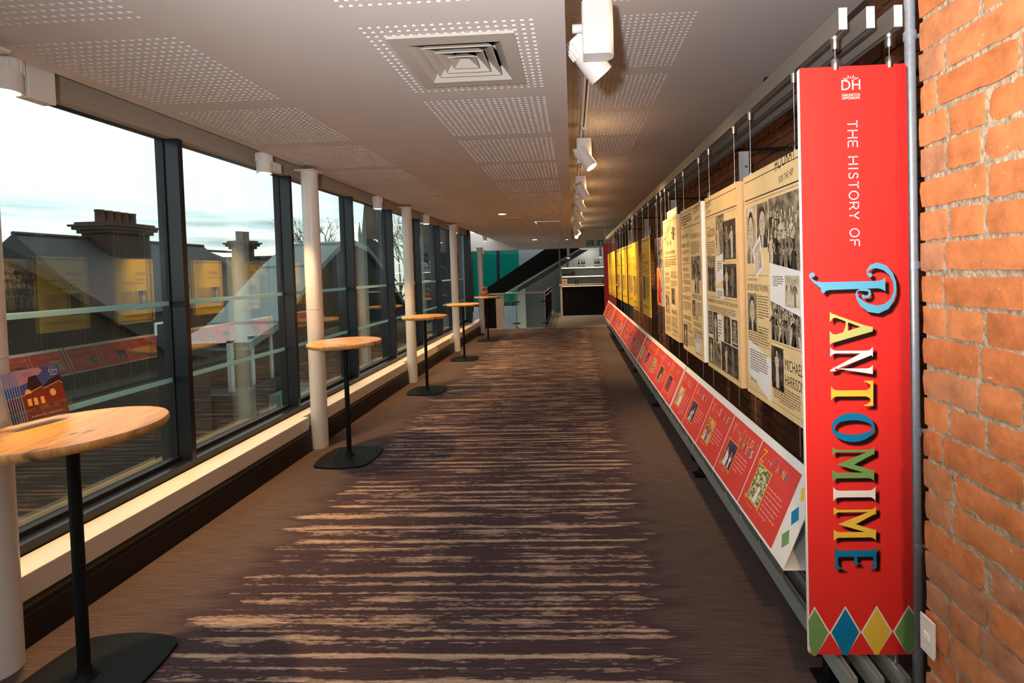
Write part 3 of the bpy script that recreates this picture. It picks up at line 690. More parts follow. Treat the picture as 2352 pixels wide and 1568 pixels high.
def photo(mb, u0, v0, u1, v1, z, bgm, kind='group', seed=0, border=None):
    r = random.Random(seed); w, h = u1-u0, v1-v0
    par = None
    if isinstance(mb, bpy.types.Object): par = mb; mb = MB()
    if border: mb.rect(u0-.006, v0-.006, u1+.006, v1+.006, z-.0002, border)
    mb.rect(u0, v0, u1, v1, z, bgm); z += .0002
    T = [dark_m, midt_m, skin_m, dark_m, midt_m]
    if kind == 'group':
        n = max(4, int(w/h*8)); 
        for row, (b_, s_) in enumerate(((.40,.50),(.20,.56),(.0,.58))):
            for i in range(n):
                x = u0+w*(.06+.88*(i+.5*(row%2)+.25)/(n+.5)); hh = h*s_*r.uniform(.86,1.0)
                hh = min(hh, (v1-(v0+h*b_))*.98)
                person(mb, x, v0+h*b_*r.uniform(.8,1), min(hh, w*1.2), z+.0002*row, r.choice(T[:2]), r.choice(T))
    elif kind == 'pair':
        for x, tn in ((.3,0),(.7,1)): person(mb, u0+w*x, v0+h*.03, h*r.uniform(.82,.92) if w > h*.5 else min(h*.9, w*1.7), z, dark_m, r.choice([skin_m, midt_m, dark_m]))
    elif kind == 'one': person(mb, u0+w*.5, v0+h*.04, min(h*.9, w*2.2), z, dark_m, r.choice([skin_m, midt_m]))
    elif kind == 'face':
        cx, cy = u0+w*.5, v0+h*.56; rx, ry = w*.27, h*.30
        mb.poly([(u0+w*.05,v0),(u1-w*.05,v0),(u1-w*.12,v0+h*.2),(cx+rx*.5,v0+h*.30),(cx-rx*.5,v0+h*.30),(u0+w*.12,v0+h*.2)], z, dark_m if seed % 2 else midt_m)
        mb.poly([(cx-w*.07,v0),(cx+w*.07,v0),(cx+w*.12,v0+h*.27),(cx-w*.12,v0+h*.27)], z+.0001, skin_m)
        mb.poly([(cx+rx*1.12*math.cos(a), cy+ry*.12+ry*1.08*math.sin(a)) for a in [2*PI*i/18 for i in range(18)]], z+.0002, dark_m if bgm is not sep_d else midt_m)
        mb.poly([(cx+rx*math.cos(a), cy-ry*.08+ry*math.sin(a)*.95) for a in [2*PI*i/18 for i in range(18)]], z+.0003, skin_m)
        for s_ in (-1,1):
            mb.poly([(cx+s_*rx*.4+rx*.15*math.cos(a), cy+ry*.08+ry*.06*math.sin(a)) for a in [2*PI*i/8 for i in range(8)]], z+.0004, dark_m)
            mb.rect(cx+s_*rx*.4-rx*.2, cy+ry*.2, cx+s_*rx*.4+rx*.2, cy+ry*.25, z+.0004, midt_m)
        mb.poly([(cx-rx*.06,cy+ry*.05),(cx+rx*.12,cy-ry*.22),(cx-rx*.12,cy-ry*.22)], z+.0004, midt_m)
        mb.poly([(cx-rx*.34,cy-ry*.42),(cx,cy-ry*.50),(cx+rx*.34,cy-ry*.42),(cx,cy-ry*.57)], z+.0004, dark_m)
    elif kind == 'bill':
        y = v1-h*.08
        while y > v0+h*.08:
            t_ = h*r.choice([.02,.03,.06]); l_ = w*r.uniform(.3,.8); mb.rect(u0+w/2-l_/2, y-t_, u0+w/2+l_/2, y, z, dark_m if bgm is not sep_d else skin_m); y -= t_+h*.03
    if par is not None: mb.build('photo_print', par)
def lines(mb, u0, v1, w, n, pitch, z, mat, seed=0, tk=.45, last=.5, align='L'):
    """rows of small print, broken into words"""
    r = random.Random(seed)
    for i in range(n):
        ww = w*(last if i == n-1 else r.uniform(.88,1.0)); u = u0 if align == 'L' else (u0+(w-ww)/2 if align == 'C' else u0+w-ww); v = v1-pitch*(i+1); e_ = u+ww
        while u < e_:
            l_ = min(r.uniform(.012,.034), e_-u); mb.rect(u, v, u+l_, v+pitch*tk, z, mat); u += l_+.005

def hang_board(name, label, cat, group, y1, y0, zt, zb, rx, th, face, edge, z_off=0.0):
    """a board hung flat to the wall; local origin = lower left of its face as seen from the corridor"""
    x = rx-.012
    t = thing(name, label, cat, (x, y1, zb), R_WALL, group); w = y1-y0; h = zt-zb
    bd = MB().box(0, w, 0, h, -th, 0, edge); bd.rect(0.0, 0.0, w, h, .0004, face); bd.build('board', t)
    for u in (w*.12, w*.88):
        MB().tube((u, h-.005, -.012), (u, 2.462-zb, -.012), .0018, steel_m, 8).build('suspension_cable', t)
        MB().tube((u, 2.455-zb, -.012), (u, 2.490-zb, -.012), .0085, steel_m, 14, r2=.010).tube((u, 2.488-zb, -.012), (u, 2.4948-zb, -.012), .0125, steel_m, 14).build('cable_gripper', t)
        MB().tube((u, h-.012, -.012), (u, h+.012, -.012), .006, steel_m, 12).build('board_clip', t)
        MB().tube((u, .005, -.012), (u, .872-zb, -.012), .0018, steel_m, 8).build('lower_cable', t)
    return t, w, h
def frame_lines(mb, w, h, z, top=.9):
    mb.rect(.02,h-.035,w-.02,h-.031,z,ink_m); mb.rect(.02,h*.885,w-.02,h*.885+.006,z,ink_m); mb.rect(.02,h*.872,w-.02,h*.872+.0025,z,ink2_m); mb.rect(.02,.03,w-.02,.032,z,ink2_m)
def hooray(mb, u, v, s, z):
    put_text(mb, 'HOORAY', u, v+s*.30, s, s*.34, z, ink_m, skew=.12); put_text(mb, 'FOR THE HIP', u+s*.2, v+.0, s*.7, s*.16, z, ink_m, skew=.1)
Z1 = .0010; Z2 = .0016
G_C = 'cream newspaper style boards'
# nearest board
t, w, h = hang_board('display_board', 'largest cream newspaper board, partly hidden behind the red banner', 'display board', G_C, 2.645, 1.99, 2.168, 1.012, RXS[0], .030, parch_m, kraft_m)
mb = MB(); frame_lines(mb, w, h, Z1); hooray(mb, w*.62, h*.905, .20, Z1)
mb.rect(.48*w,.08*h,.482*w,.48*h,Z1,ink2_m); mb.rect(.05*w,.545*h,.47*w,.547*h,Z1,ink2_m); mb.rect(.49*w,.275*h,.97*w,.277*h,Z1,ink2_m); mb.rect(.05*w,.238*h,.48*w,.24*h,Z1,ink2_m)
put_text(mb, 'DECEMBER 1986', .05*w, .522*h, .20*w, .012*h, Z1, ink2_m)
put_text(mb, 'ENTER NICK THOMAS', .05*w, .478*h, .42*w, .030*h, Z1, ink_m)
put_text(mb, 'MICHAEL', .72*w, .185*h, .26*w, .045*h, Z1, ink_m); put_text(mb, 'HARRISON', .72*w, .125*h, .27*w, .045*h, Z1, ink_m)
lines(mb, .26*w, .465*h, .22*w, 9, .0135, Z1, inkl_m, 1); lines(mb, .26*w, .33*h, .20*w, 3, .0135, Z1, inkl_m, 2); lines(mb, .05*w, .305*h, .43*w, 6, .013, Z1, inkl_m, 3)
lines(mb, .51*w, .115*h, .45*w, 7, .0115, Z1, ink2_m, 4, align='C')
tag(mb.build('printed_text', t), kind='stuff')
photo(t, .05*w,.60*h,.25*w,.855*h,Z1,sep_l,'face',2); photo(t, .275*w,.665*h,.485*w,.855*h,Z1,sep_m,'face',1)
photo(t, .50*w,.565*h,1.0*w-.012,.86*h,Z1,sep_m,'group',5); photo(t, .05*w,.295*h,.24*w,.465*h,Z1,sep_m,'face',3)
photo(t, .50*w,.285*h,1.0*w-.012,.50*h,Z1,sep_l,'group',8); photo(t, .50*w,.09*h,.70*w,.262*h,Z1,sep_d,'one',4)

mb = MB(); mb.poly([(.18*w,.66*h),(.34*w,.72*h),(.40*w,.58*h),(.25*w,.53*h)], Z2+.0012, wpanel); mb.poly([(.21*w,.655*h),(.33*w,.70*h),(.37*w,.585*h),(.25*w,.55*h)], Z2+.0014, sep_l)
mb.build('pasted_clipping', t); mb = MB(); mb.poly([(.505*w,.445*h),(.505*w,.60*h),(.985*w,.565*h),(.985*w,.40*h)], Z2+.0012, wpanel); photo(t, .75*w,.43*h,.96*w,.55*h,Z2+.0014,sep_l,'pair',2); lines(mb,.56*w,.55*h,.17*w,5,.010,Z2+.0016,ink2_m,5)
mb.build('pasted_clipping', t); mb = MB(); mb.poly([(.05*w,.015*h+.08*h),(.06*w,.25*h),(.50*w,.20*h),(.495*w,.015*h)], Z2+.0012, wpanel); lines(mb,.09*w,.215*h,.36*w,9,.0125,Z2+.0014,ink2_m,6); put_text(mb,'NICK THOMAS',.09*w,.065*h,.14*w,.014*h,Z2+.0014,ink2_m)
mb.build('pasted_clipping', t)
# second
t, w, h = hang_board('display_board', 'cream newspaper board headed ALADDIN with many sepia photographs', 'display board', G_C, 3.405, 2.735, 2.168, 1.000, RXS[0], .030, parch_m, kraft_m)
mb = MB(); frame_lines(mb, w, h, Z1); hooray(mb, .04*w, h*.90, .13, Z1)
put_text(mb, 'ALADDIN', .07*w, .765*h, .27*w, .05*h, Z1, ink_m); lines(mb, .05*w,.83*h,.30*w,1,.012,Z1,ink2_m,1); lines(mb,.06*w,.745*h,.28*w,7,.0145,Z1,inkl_m,2)
put_text(mb, 'THE 1980S BROUGHT A SUCCESSION OF TV STARS TO DARLINGTON', .04*w, .388*h, .90*w, .020*h, Z1, ink_m); lines(mb,.06*w,.375*h,.86*w,4,.0125,Z1,inkl_m,3,align='C')
mb.rect(.03*w,.42*h,.95*w,.422*h,Z1,ink2_m); tag(mb.build('printed_text', t), kind='stuff')
photo(t, .06*w,.45*h,.32*w,.655*h,Z1,sep_m,'pair',3); photo(t, .37*w,.62*h,.62*w,.87*h,Z1,sep_m,'pair',1); photo(t, .60*w,.63*h,.93*w,.83*h,Z1,sep_d,'pair',9); photo(t, .56*w,.435*h,.93*w,.605*h,Z1,sep_d,'pair',6)
photo(t, .05*w,.20*h,.20*w,.335*h,Z1,sep_d,'bill',1,wpanel); photo(t, .22*w,.17*h,.36*w,.335*h,Z1,sep_d,'one',3); photo(t, .56*w,.19*h,.74*w,.33*h,Z1,sep_d,'one',5); photo(t, .78*w,.19*h,.93*w,.325*h,Z1,sep_d,'bill',4,wpanel)
photo(t, .05*w,.03*h,.20*w,.18*h,Z1,sep_d,'one',8); photo(t, .22*w,.03*h,.44*w,.165*h,Z1,sep_m,'one',7); photo(t, .47*w,.03*h,.93*w,.185*h,Z1,sep_d,'pair',2)

mb = MB(); mb.poly([(.36*w,.49*h),(.36*w,.645*h),(.58*w,.665*h),(.58*w,.52*h)],Z2+.0012,wpanel); lines(mb,.40*w,.63*h,.15*w,5,.014,Z2+.0014,inkl_m,4); mb.build('pasted_clipping', t); mb = MB(); mb.poly([(.36*w,.425*h),(.36*w,.475*h),(.58*w,.475*h),(.58*w,.415*h)],Z2+.0012,wpanel); lines(mb,.39*w,.465*h,.16*w,4,.012,Z2+.0014,inkl_m,2); mb.build('pasted_clipping', t); mb = MB(); mb.poly([(.40*w,.185*h),(.36*w,.325*h),(.50*w,.335*h),(.55*w,.19*h)],Z2+.0012,wpanel)
lines(mb,.40*w,.31*h,.10*w,6,.02,Z2+.0014,inkl_m,4); mb.build('pasted_clipping', t)
# third
t, w, h = hang_board('display_board', 'cream newspaper board headed CINDERELLA with two columns of text', 'display board', G_C, 4.16, 3.505, 2.168, .998, RXS[0], .030, parch_m, wpanel)
mb = MB(); mb.rect(.02,h-.03,w-.02,h-.026,Z1,ink_m); mb.rect(.02,h*.87,w-.02,h*.87+.005,Z1,ink_m); hooray(mb,.68*w,h*.89,.17,Z1); lines(mb,.05*w,h*.965,.58*w,4,.022,Z1,ink2_m,1,tk=.6)
heads = [('FRANKIE HOWERD',.05,.80,.38),('ROBINSON CRUSOE',.05,.735,.40),('TOMMY TRINDER',.05,.635,.34),('ROBIN HOOD',.07,.565,.30),('MOTHER GOOSE',.05,.475,.40),('PUSS IN BOOTS',.05,.365,.40),('RED RIDING HOOD',.05,.225,.40),('CINDERELLA',.52,.785,.42),('MOTHER GOOSE',.55,.385,.38),('JACK AND',.56,.245,.22),('THE BEANSTALK',.56,.205,.36),('PUPPETRY',.28,.135,.24)]
for s_, a, b_, c in heads: put_text(mb, s_, a*w, b_*h, c*w, .030*h, Z1, ink_m if c > .39 or a > .5 else ink2_m)
for (a, b_, n_) in ((.05,.72,3),(.05,.63,2),(.05,.555,4),(.05,.46,4),(.05,.355,6),(.05,.215,5),(.52,.765,8),(.68,.37,9),(.56,.195,7),(.28,.125,7)): lines(mb,a*w,b_*h,(.42 if a < .6 else .28)*w if a != .28 else .32*w,n_,.0125,Z1,inkl_m,n_)
mb.rect(.485*w,.03*h,.487*w,.86*h,Z1,ink2_m); tag(mb.build('printed_text', t), kind='stuff')
photo(t, .52*w,.51*h,.94*w,.665*h,Z1,sep_m,'pair',3); photo(t, .66*w,.425*h,.86*w,.555*h,Z1+.0006,sep_m,'one',1); photo(t, .53*w,.27*h,.66*w,.375*h,Z1,sep_d,'one',2); photo(t, .05*w,.03*h,.24*w,.185*h,Z1,sep_d,'one',4); photo(t, .66*w,.035*h,.90*w,.165*h,Z1,wpanel,'pair',7,ink_m)
# fourth
t, w, h = hang_board('display_board', 'cream board with the big arched HOORAY FOR THE HIP heading', 'display board', G_C, 4.96, 4.31, 2.168, 1.02, RXS[0], .030, parch_m, kraft_m)
mb = MB(); mb.rect(.02,h-.03,w-.02,h-.026,Z1,ink_m)
for i, ch in enumerate('HOORAY'): put_text(mb, ch, (.10+.085*i)*w, (.80+.02*i)*h, .075*w, .085*h, Z1, ink_m)
for i, ch in enumerate('FORTHE'): put_text(mb, ch, (.27+.055*i+(.03 if i > 2 else 0))*w, .775*h, .05*w, .035*h, Z1, ink_m)
for i, ch in enumerate('HIP'): put_text(mb, ch, (.62+.095*i)*w, (.80+.01*(2-i))*h, .08*w, .11*h, Z1, ink_m)
put_text(mb,'110 YEARS OF PANTOMIME',.14*w,.70*h,.70*w,.028*h,Z1,ink_m); mb.rect(.05*w,.675*h,.95*w,.679*h,Z1,ink_m); lines(mb,.07*w,.665*h,.86*w,5,.016,Z1,ink2_m,2)
for s_,a,b_,c in (('SLEEPING BEAUTY',.09,.52,.33),('BABES IN THE WOOD',.53,.50,.40),('DICK WHITTINGTON',.09,.40,.33),('CINDERELLA',.54,.205,.38),('HUMPTY DUMPTY',.07,.19,.34),('MOTHER GOOSE',.09,.095,.33),('GOLDILOCKS AND',.52,.10,.42),('THE THREE BEARS',.52,.06,.42)): put_text(mb,s_,a*w,b_*h,c*w,.028*h,Z1,ink2_m)
for a,b_,n_ in ((.08,.51,5),(.08,.39,4),(.08,.18,6),(.08,.085,4),(.53,.56,3),(.53,.485,5),(.53,.25,3),(.53,.19,6),(.53,.05,2)): lines(mb,a*w,b_*h,.40*w,n_,.0125,Z1,inkl_m,n_)
tag(mb.build('printed_text', t), kind='stuff')
photo(t, .53*w,.285*h,.78*w,.42*h,Z1,sep_m,'bill',1); photo(t, .09*w,.215*h,.36*w,.345*h,Z1,sep_m,'one',6)
# small orange poster
t, w, h = hang_board('poster', 'small glowing orange illustrated poster hung left of the cream boards', 'poster', None, 5.385, 5.08, 1.690, 1.285, RXS[0], .022, fire_m, wpanel)
mb = MB(); 
for x, s_ in ((.3,.42),(.5,.75),(.7,.5)): person(mb, x*w, .08*h, s_*h, Z1, dark_m, red2_m, dark_m)
mb.build('poster_art', t)
# board partly hidden behind the fourth
t, w, h = hang_board('display_board', 'pale framed picture board on the rear rail, peeping over the HOORAY board', 'display board', None, 5.20, 4.76, 2.285, 1.72, RXS[1], .012, sep_l, wpanel)
MB().prism([(0,.0),(w,.0),(w*.8,h*.8),(w*.4,h*.9)], .001,.0012, sep_m).build('picture_print', t)
# yellow boards
ysets = [(6.505,5.87,2.085,1.085,RXS[0],'nearest yellow board, standing alone with three bold headings'),(7.50,6.93,2.08,1.075,RXS[0],'second yellow board, close beside the one beyond it'),(8.21,7.53,2.08,1.09,RXS[0]+.006,'third yellow board, just touching the second'),(9.10,8.42,2.085,1.08,RXS[0],'fourth yellow board, plain top and a row of diamonds below'),(10.2,9.44,2.09,1.07,RXS[0],'fifth yellow board, beside a narrow photograph board'),(11.08,10.62,2.09,1.06,RXS[0],'sixth yellow board, very narrow in view'),(11.85,11.3,2.09,1.06,RXS[0]+.004,'seventh yellow board, far along the rail'),(12.6,12.0,2.09,1.05,RXS[0],'farthest yellow board, against the red end banner')]
YH = [('THE PANTOMIME','LUCKY','CHARMS'),('KING','THE JACKDAW'),('FAMILY','STAR'),('MAGIC',),('IN WONDERLAND',),('DAME',),('FAIRY',),('SUPPER',)]
dia = [red2_m, blue_m, green_m, purple_m]
for k, (a, b_, zt, zb, rx, lb) in enumerate(ysets):
    t, w, h = hang_board('display_board', lb, 'display board', 'yellow information boards', a, b_, zt, zb, rx, .012, yellow_m, yellow_m)
    mb = MB(); v = .66
    for i, s_ in enumerate(YH[k]): put_text(mb, s_, .10*w, (v-.055*i)*h, min(.75,.09*len(s_))*w, .038*h, Z1, purple_m if k % 2 else ink2_m)
    lines(mb,.12*w,.80*h,.35*w,4,.016,Z1,ink2_m,k); lines(mb,.46*w if k < 3 else .1*w,.50*h,.44*w if k < 3 else .8*w,16,.017,Z1,ink2_m,k+3); lines(mb,.1*w,.14*h,.8*w,3,.017,Z1,ink2_m,k)
    tag(mb.build('printed_text', t), kind='stuff')
    mb = MB()
    if k in (0,2,3,4): vv = .965
    else: vv = .035
    n_ = 18
    for i in range(n_):
        u = w*(i+.5)/n_; mb.poly([(u-w/n_*.42,vv*h),(u,vv*h-.026),(u+w/n_*.42,vv*h),(u,vv*h+.026)], Z1, dia[i % 4])
    mb.build('diamond_border', t)
    if k < 5:
        photo(t, .12*w,.20*h,.40*w,.50*h,Z1,sep_d if k != 2 else sep_m,'one',k,wpanel)
for k, (a, b_, zt, zb, lb) in enumerate(((6.02,5.46,2.05,1.42,'sepia group photograph board on the rear rail near the orange poster'),(8.42,8.12,2.0,1.30,'narrow sepia photograph board on the rear rail between yellow boards'),(10.6,10.15,2.12,1.2,'tall dark photograph board on the rear rail among the far yellow boards'))):
    t, w, h = hang_board('photo_board', lb, 'photo board', None, a, b_, zt, zb, RXS[1], .012, sep_m, wpanel)
    photo(t, 0.0,0.0,w,h,Z1,sep_l if k == 0 else sep_m,'pair' if k else 'group',k+3)

# --- A to Z sloping reading boards
P0 = Vector((.779, 0, .516)); P1 = Vector((.930, 0, .867)); sl = (P1-P0); SL = sl.length; sl = sl/SL
R_DESK = Matrix(((0, sl.x, -sl.z), (-1, 0, 0), (0, sl.z, sl.x)))
AZ = [('V','VILLAIN'),('W','WILL-I-AM'),('X','X-RATED'),('Y','YOUNG CAST'),('Z','ZANNI')]
TITLES = {'A':'ALADDIN','B':'BOO','C':'CINDERELLA','D':'DAME','E':'EVIL','F':'FAIRY','G':'GENIE','H':'HISS','I':'INTERVAL','J':'JACK','K':'KING','L':'LAUGHTER','M':'MAGIC','N':'NIGHT','O':'OH NO','P':'PRINCIPAL','Q':'QUEEN','R':'ROBIN','S':'SCENERY','T':'THIGH','U':'UGLY','V':'VILLAIN','W':'WILKIN','X':'X-RATED','Y':'YOUNG CAST','Z':'ZANNI'}
CYC = [gold_m, purple_m, yel_m, blue_m, wink_m, gold_m, purple_m]
bsets = [(1.864, 4.010, 'VWXYZ', 'nearest sloping board of red cards, showing letters V to Z'), (4.038, 6.100, 'QRSTU', 'second sloping board of red cards from the camera, five cards long'), (6.122, 8.283, 'LMNOP', 'third sloping board of red cards from the camera'), (8.309, 10.461, 'GHIJK', 'fourth sloping board of red cards from the camera'), (10.487, 12.70, 'ABCDEF', 'farthest sloping board of red cards, ending near the bar')]
for bi, (ya, yb, letters, lb) in enumerate(bsets):
    t = thing('reading_board', lb, 'display board', (P0.x, yb, P0.z), R_DESK, 'sloping red alphabet boards'); Lb = yb-ya
    MB().box(0, Lb, 0, SL, -.006, 0, wpanel).build('board', t, .001)
    # folded base sheet and rear leg
    bs = MB(); c0 = R_DESK.inverted()
    def LP(x, y, z): return c0 @ (Vector((x, y, z))-Vector((P0.x, yb, P0.z)))
    bs.add([LP(.783,ya,.516),LP(1.03,ya,.516),LP(1.03,yb,.516),LP(.783,yb,.516),LP(.783,ya,.510),LP(1.03,ya,.510),LP(1.03,yb,.510),LP(.783,yb,.510)], [(0,1,2,3),(7,6,5,4),(0,4,5,1),(1,5,6,2),(2,6,7,3),(3,7,4,0)], wpanel)
    bs.build('base_sheet', t)
    bs = MB(); bs.add([LP(.934,ya,.862),LP(1.028,ya,.518),LP(1.028,yb,.518),LP(.934,yb,.862)], [(0,1,2,3)], wpanel); bs.build('rear_sheet', t)
    pg = []
    n = int(Lb/.26)
    for i in range(n):
        y = ya+.13+(Lb-.2)*i/max(n-1,1)
        MB().tube(LP(.95,y,.229), LP(.95,y,.5095), .009, steel_m, 10).build('standoff_peg', t)
    m0 = .012; em = .116 if bi == 0 else .012; cw = (Lb-m0-em-.008*(len(letters)-1))/len(letters)
    txt = MB()
    for i, ch in enumerate(letters):
        u0 = m0+i*(cw+.008); v0 = .012; v1 = SL-.038; hgt = v1-v0
        cm = MB(); cm.rect(u0, v0, u0+cw, v1, .0008, redc_m); cm.build('red_card', t)
        z = .0014; rr2 = random.Random(ord(ch))
        put_text(txt, ch, u0+cw*.09, v1-hgt*.26, cw*.12, hgt*.20, z, gold_m)
        u = u0+cw*.22
        for q, c_ in enumerate('ISFOR'): put_text(txt, c_, u, v1-hgt*.21, cw*.025 if c_ != 'I' else cw*.008, hgt*.05, z, CYC[q]); u += cw*.036
        two = ch == 'Y'
        for ln_i, word in enumerate([TITLES[ch]]+(['MEMBERS'] if two else [])):
            u = u0+cw*.44-(cw*.04 if ln_i else 0)
            vv = v1-hgt*(.23+.13*ln_i)
            step = min(.075, .53/len(word))
            for q, c_ in enumerate(word): put_text(txt, c_, u, vv, cw*step*(.8 if c_ not in 'I-' else .3), hgt*(.165 if q == 0 else .125), z, CYC[(q+ord(ch)) % 7]); u += cw*step*(1.0 if c_ != 'I' else .55)
        # picture with gold frame and stars
        crd = MB(); pu0, pu1 = u0+cw*.14, u0+cw*.47; pv0, pv1 = v0+hgt*.20, v0+hgt*(.62 if ch not in 'Z' else .70)
        crd.rect(pu0-.006,pv0-.006,pu1+.006,pv1+.006,.0012,gold_m)
        pm = {'Z':bill_m,'V':sep_l,'X':fire_m,'T':sep_d}.get(ch, rr2.choice([stage_m, stage_m, sep_m, bill_m]))
        crd.rect(pu0,pv0,pu1,pv1,.0016,pm)
        for q in range(5 if ch in 'XY' else 2): person(crd, pu0+(pu1-pu0)*(.2+.6*rr2.random()), pv0+.004, (pv1-pv0)*rr2.uniform(.45,.75), .0018+.0003*q, rr2.choice([dark_m, red2_m, purple_m]), rr2.choice([skin_m, red2_m, wink_m, purple_m]))
        for (su, sv, sr) in ((pu0-.006,pv1+.006,.016),(pu0-.006,pv0-.004,.024),(pu1+.006,pv0-.006,.016)):
            crd.poly([(su+sr*(1 if j % 2 == 0 else .22)*math.cos(PI*j/4), sv+sr*(1 if j % 2 == 0 else .22)*math.sin(PI*j/4)) for j in range(8)], .0035, gold_m)
        crd.build('picture_print', t)
        lines(txt, pu1+cw*.05, v1-hgt*.40, cw*.38, rr2.randint(5,8), hgt*.062, z, pinkt_m, ord(ch), tk=.28)
        lines(txt, pu0+.01, pv0-.014, cw*.2, 1, .012, z, pinkt_m, ord(ch), tk=.3, last=1)
    tag(txt.build('printed_text', t), kind='stuff')
    if bi == 0:
        mb = MB()
        for v, mt in ((.045,green_m),(.145,blue_m),(.245,yel_m)):
            a = Lb-.054; mb.poly([(a-.038,v+.05),(a,v),(a+.038,v+.05),(a,v+.10)],.0009,wink_m); mb.poly([(a-.031,v+.05),(a,v+.009),(a+.031,v+.05),(a,v+.091)],.0012,mt)
        mb.build('diamond_border', t)

# --- the big red banner
BU0, BU1, BZ0, BZ1 = .82, 1.194, .272, 2.390
t = thing('banner', 'tall red hanging banner reading THE HISTORY OF PANTOMIME beside the brick pier', 'banner', (BU0, 1.75, BZ0), R_FRONT); w = BU1-BU0; h = BZ1-BZ0
def rr_pts(w, h, r):
    out = []
    for cx, cy, a0 in ((w-r,r,-90),(w-r,h-r,0),(r,h-r,90),(r,r,180)):
        out += [(cx+r*math.cos(math.radians(a0+22.5*i)), cy+r*math.sin(math.radians(a0+22.5*i))) for i in range(5)]
    return out
bd = MB().prism(rr_pts(w,h,.012), -.010, 0, wpanel); bd.build('board', t)
MB().poly([(max(.004,x),y) for x,y in rr_pts(w,h,.012)], .0006, red_m).build('red_face', t)
A_ = (0.82, 2.389); 
def bp(px, py):       # banner artwork measured on the photograph, as board metres
    f = (py-158)/(1500-158); xl = 1832.6+(1857-1832.6)*f; xr = 2082+(2099-2082)*f
    u = (px-xl)/(xr-xl); yt = 158+(144-158)*u; yb = 1500+(1505-1500)*u
    return (u*w, h*(1-(py-yt)/(yb-yt)))
Zb = .0012
mb = MB()
a = bp(1933,206); b_ = bp(1976,206); put_text(mb,'DH',a[0],a[1],b_[0]-a[0],bp(1933,182)[1]-a[1],Zb,wink_m)
a = bp(1934,220); b_ = bp(1975,220); put_text(mb,'DARLINGTON',a[0],a[1],b_[0]-a[0],.0095,Zb,wink_m)
a = bp(1934,227); put_text(mb,'HIPPODROME',a[0],a[1],b_[0]-a[0],.0095,Zb,wink_m)
c = bp(1954,186)
for i in range(7):
    an = math.radians(36+18*i); d0, d1 = .013, .024 if i % 2 == 0 else .020
    mb.ring_ribbon([(c[0]+d0*1.3*math.cos(an),c[1]+d0*math.sin(an)-.002),(c[0]+d1*1.3*math.cos(an),c[1]+d1*math.sin(an)-.002)],[.0018,.003],Zb,wink_m)
mb.build('crest_logo', t)
mb = MB(); a = bp(1947,275); b_ = bp(1968,563); tot = a[1]-b_[1]
STK = {'T':[[(0,1),(1,1)],[(.5,1),(.5,0)]],'H':[[(0,0),(0,1)],[(1,0),(1,1)],[(0,.52),(1,.52)]],'E':[[(1,1),(0,1),(0,0),(1,0)],[(0,.52),(.85,.52)]],'I':[[(.5,0),(.5,1)]],
 'S':[[(.93,.84),(.75,.96),(.5,1),(.22,.95),(.08,.78),(.18,.60),(.5,.52),(.82,.43),(.94,.25),(.80,.06),(.5,0),(.2,.04),(.03,.18)]],'O':[[(.5+.5*math.cos(2*PI*i/24),.5+.5*math.sin(2*PI*i/24)) for i in range(25)]],
 'R':[[(0,0),(0,1),(.55,1),(.85,.92),(.95,.74),(.85,.55),(.55,.47),(0,.47)],[(.5,.47),(1,0)]],'Y':[[(0,1),(.5,.48),(1,1)],[(.5,.48),(.5,0)]],'F':[[(1,1),(0,1),(0,0)],[(0,.52),(.85,.52)]]}
s_ = 'THE HISTORY OF'; wd = {'T':.8,'H':.95,'E':.75,'I':.28,'S':.75,'O':1.05,'R':.85,'Y':.85,'F':.75,' ':.45}
unit = tot/sum(wd[c]+.42 for c in s_); v = a[1]
for i, ch in enumerate(s_):
    fr = i/len(s_); ub = a[0]+(bp(1953,563)[0]-a[0])*fr
    if ch != ' ':
        for st_ in STK[ch]:
            if len(st_) > 6: mb.ring_ribbon([(ub+y0_*.0315, v-x0_*wd[ch]*unit) for x0_,y0_ in st_],[.0037]*len(st_),Zb,wink_m); continue
            pts_ = []
            for q_ in range(len(st_)-1):       # short steps keep corners square
                (x0_,y0_),(x1_,y1_) = st_[q_], st_[q_+1]; pts_.append([(ub+y0_*.0315, v-x0_*wd[ch]*unit),(ub+y1_*.0315, v-x1_*wd[ch]*unit)])
            for sg_ in pts_:
                (x0_,y0_),(x1_,y1_) = sg_; l_ = math.hypot(x1_-x0_,y1_-y0_) or 1; ex = .0016
                mb.ring_ribbon([(x0_-(x1_-x0_)/l_*ex,y0_-(y1_-y0_)/l_*ex),(x1_+(x1_-x0_)/l_*ex,y1_+(y1_-y0_)/l_*ex)],[.0037]*2,Zb,wink_m)
    else: mb.build('small_lettering', t); mb = MB()
    v -= (wd[ch]+.42)*unit
mb.build('small_lettering', t)
